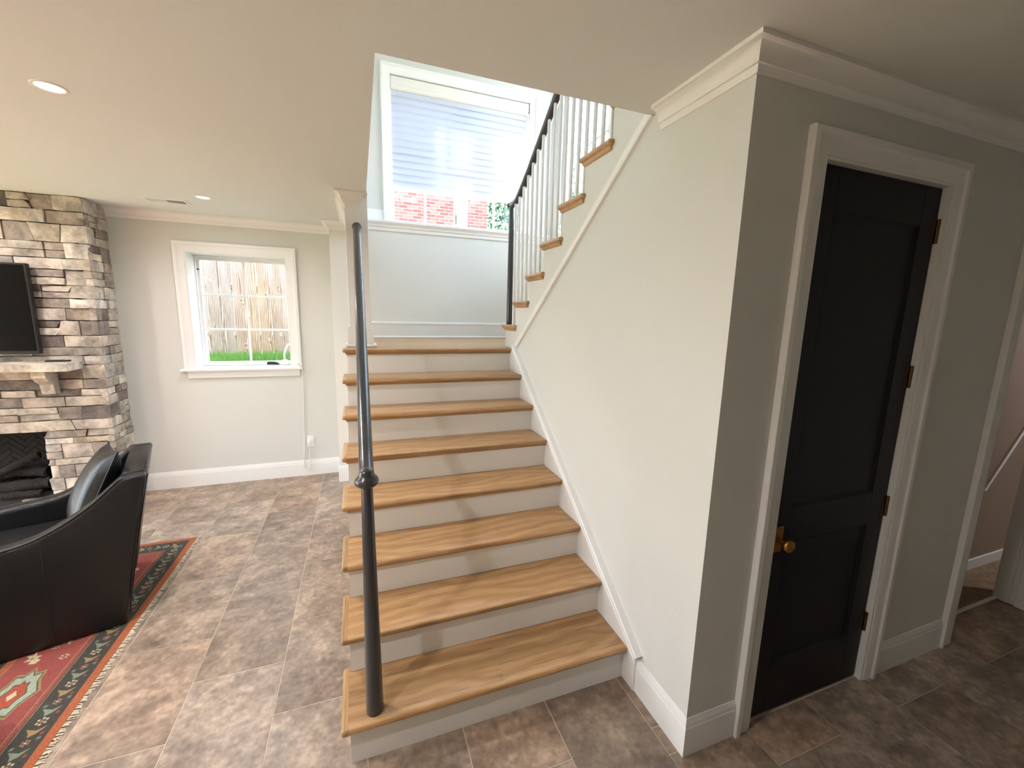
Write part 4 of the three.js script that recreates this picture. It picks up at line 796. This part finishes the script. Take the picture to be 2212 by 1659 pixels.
{
  const h = thing('brick_house', 'red brick wall of the neighbouring house seen under the shade', 'house', [0, 0, -8.2]);
  mesh('wall_core', box(-5.5, 2.965, 1.12, 6.6, -4, -0.012), M.brickMortar, h);
  const ch = 0.0675, bl = 0.2, geos = [0.19, 0.085].map((w) => new RoundedBoxGeometry(w, 0.055, 0.09, 1, 0.003)), rest = []; geos.forEach((g) => metreUV(g));
  const r3 = mulberry(55);
  for (let j = 0; 1.12 + ch * j < 6.5; j++) {
    const y = 1.15 + ch * j;
    let x = 2.97 - (j % 2 ? 0 : bl / 2 + 0.005);
    if (j % 2 === 0) { const m = mesh('brick', geos[1], M.bricks[Math.floor(r3() * 4)], h); m.position.set(2.97 - 0.0475, y, -0.045 + R(-0.002, 0.002, r3)); if (y < 3.3 || y > 4.75) h.remove(m); }
    while (x > -0.2) {
      const k = Math.floor(r3() * 4);
      if (y > 3.3 && y < 4.75 && x > 0.5) { const m = mesh('brick', geos[0], M.bricks[k], h); m.position.set(x - 0.095, y, -0.045 + R(-0.003, 0.003, r3)); }
      else if (y > 2.6 && y < 5.6) { const g = geos[0].clone(); g.translate(x - 0.095, y, -0.045); rest.push(g); }
      x -= bl;
    }
  }
  const b = mesh('brickwork', rest, M.bricks[0], h); b.userData.kind = 'stuff';
}
function tree(name, label, cx, cy, cz, rx, ry, rz, n, trunkR, seed) {
  const t = thing(name, label, 'tree', [cx, 1.1, cz]), r = mulberry(seed);
  mesh('trunk', [tube([[0, 0, 0], [0.05, (cy - 1.1) * 0.5, 0.02], [-0.03, cy - 1.1, 0]], trunkR, 16, 8), tube([[0, (cy - 1.1) * 0.5, 0], [rx * 0.35, cy - 1.1, 0.1], [rx * 0.6, cy - 1.1 + ry * 0.5, 0.1]], trunkR * 0.45, 12, 6), tube([[0, (cy - 1.1) * 0.6, 0], [-rx * 0.3, cy - 1.1, -0.1], [-rx * 0.55, cy - 1.1 + ry * 0.4, 0]], trunkR * 0.4, 12, 6)], M.bark, t);
  const lf = new THREE.BufferGeometry(); lf.setAttribute('position', new THREE.Float32BufferAttribute([0, 0, 0, 0.035, 0.045, 0.008, 0, 0.11, 0, -0.035, 0.045, 0.008], 3)); lf.setIndex([0, 1, 2, 0, 2, 3]); lf.computeVertexNormals();
  const im = new THREE.InstancedMesh(lf, M.leaf, n), m4 = new THREE.Matrix4(), e = new THREE.Euler(), q = new THREE.Quaternion(), col = new THREE.Color();
  const cl = []; for (let i = 0; i < 40; i++) { let a, b, c; do { a = R(-1, 1, r); b = R(-1, 1, r); c = R(-1, 1, r); } while (a * a + b * b + c * c > 1); cl.push([a, b, c, R(0.2, 0.42, r)]); }
  for (let i = 0; i < n; i++) { const k = cl[i % cl.length]; let a, b, c; do { a = R(-1, 1, r); b = R(-1, 1, r); c = R(-1, 1, r); } while (a * a + b * b + c * c > 1); e.set(R(0, 6.28, r), R(0, 6.28, r), R(0, 6.28, r)); q.setFromEuler(e); const s = R(0.7, 1.4, r); m4.compose(new THREE.Vector3((k[0] * 0.75 + a * k[3]) * rx, cy - 1.1 + (k[1] * 0.75 + b * k[3]) * ry, (k[2] * 0.75 + c * k[3]) * rz), q, new THREE.Vector3(s, s, s)); im.setMatrixAt(i, m4); col.setRGB(R(0.6, 1.2, r), R(0.7, 1.2, r), R(0.6, 1.1, r)); im.setColorAt(i, col); }
  im.name = 'foliage'; im.userData.kind = 'stuff'; t.add(im);
  return t;
}
tree('leafy_tree', 'leafy tree standing right of the neighbouring brick house', 4.6, 4.7, -9.6, 1.9, 1.7, 1.5, 5200, 0.09, 61);
tree('leafy_tree', 'unseen tall tree beyond the fence, placed to keep sun off the small window', -5.55, 5.6, -6.1, 0.9, 0.9, 0.9, 9000, 0.1, 62);  // out of view, placed to block direct sun at the small window

// ---------------------------------------------------------------- shadows on everything, hand over
scene.traverse((o) => { if (o.isMesh) { o.castShadow = true; o.receiveShadow = true; } });
renderer.render(scene, camera);
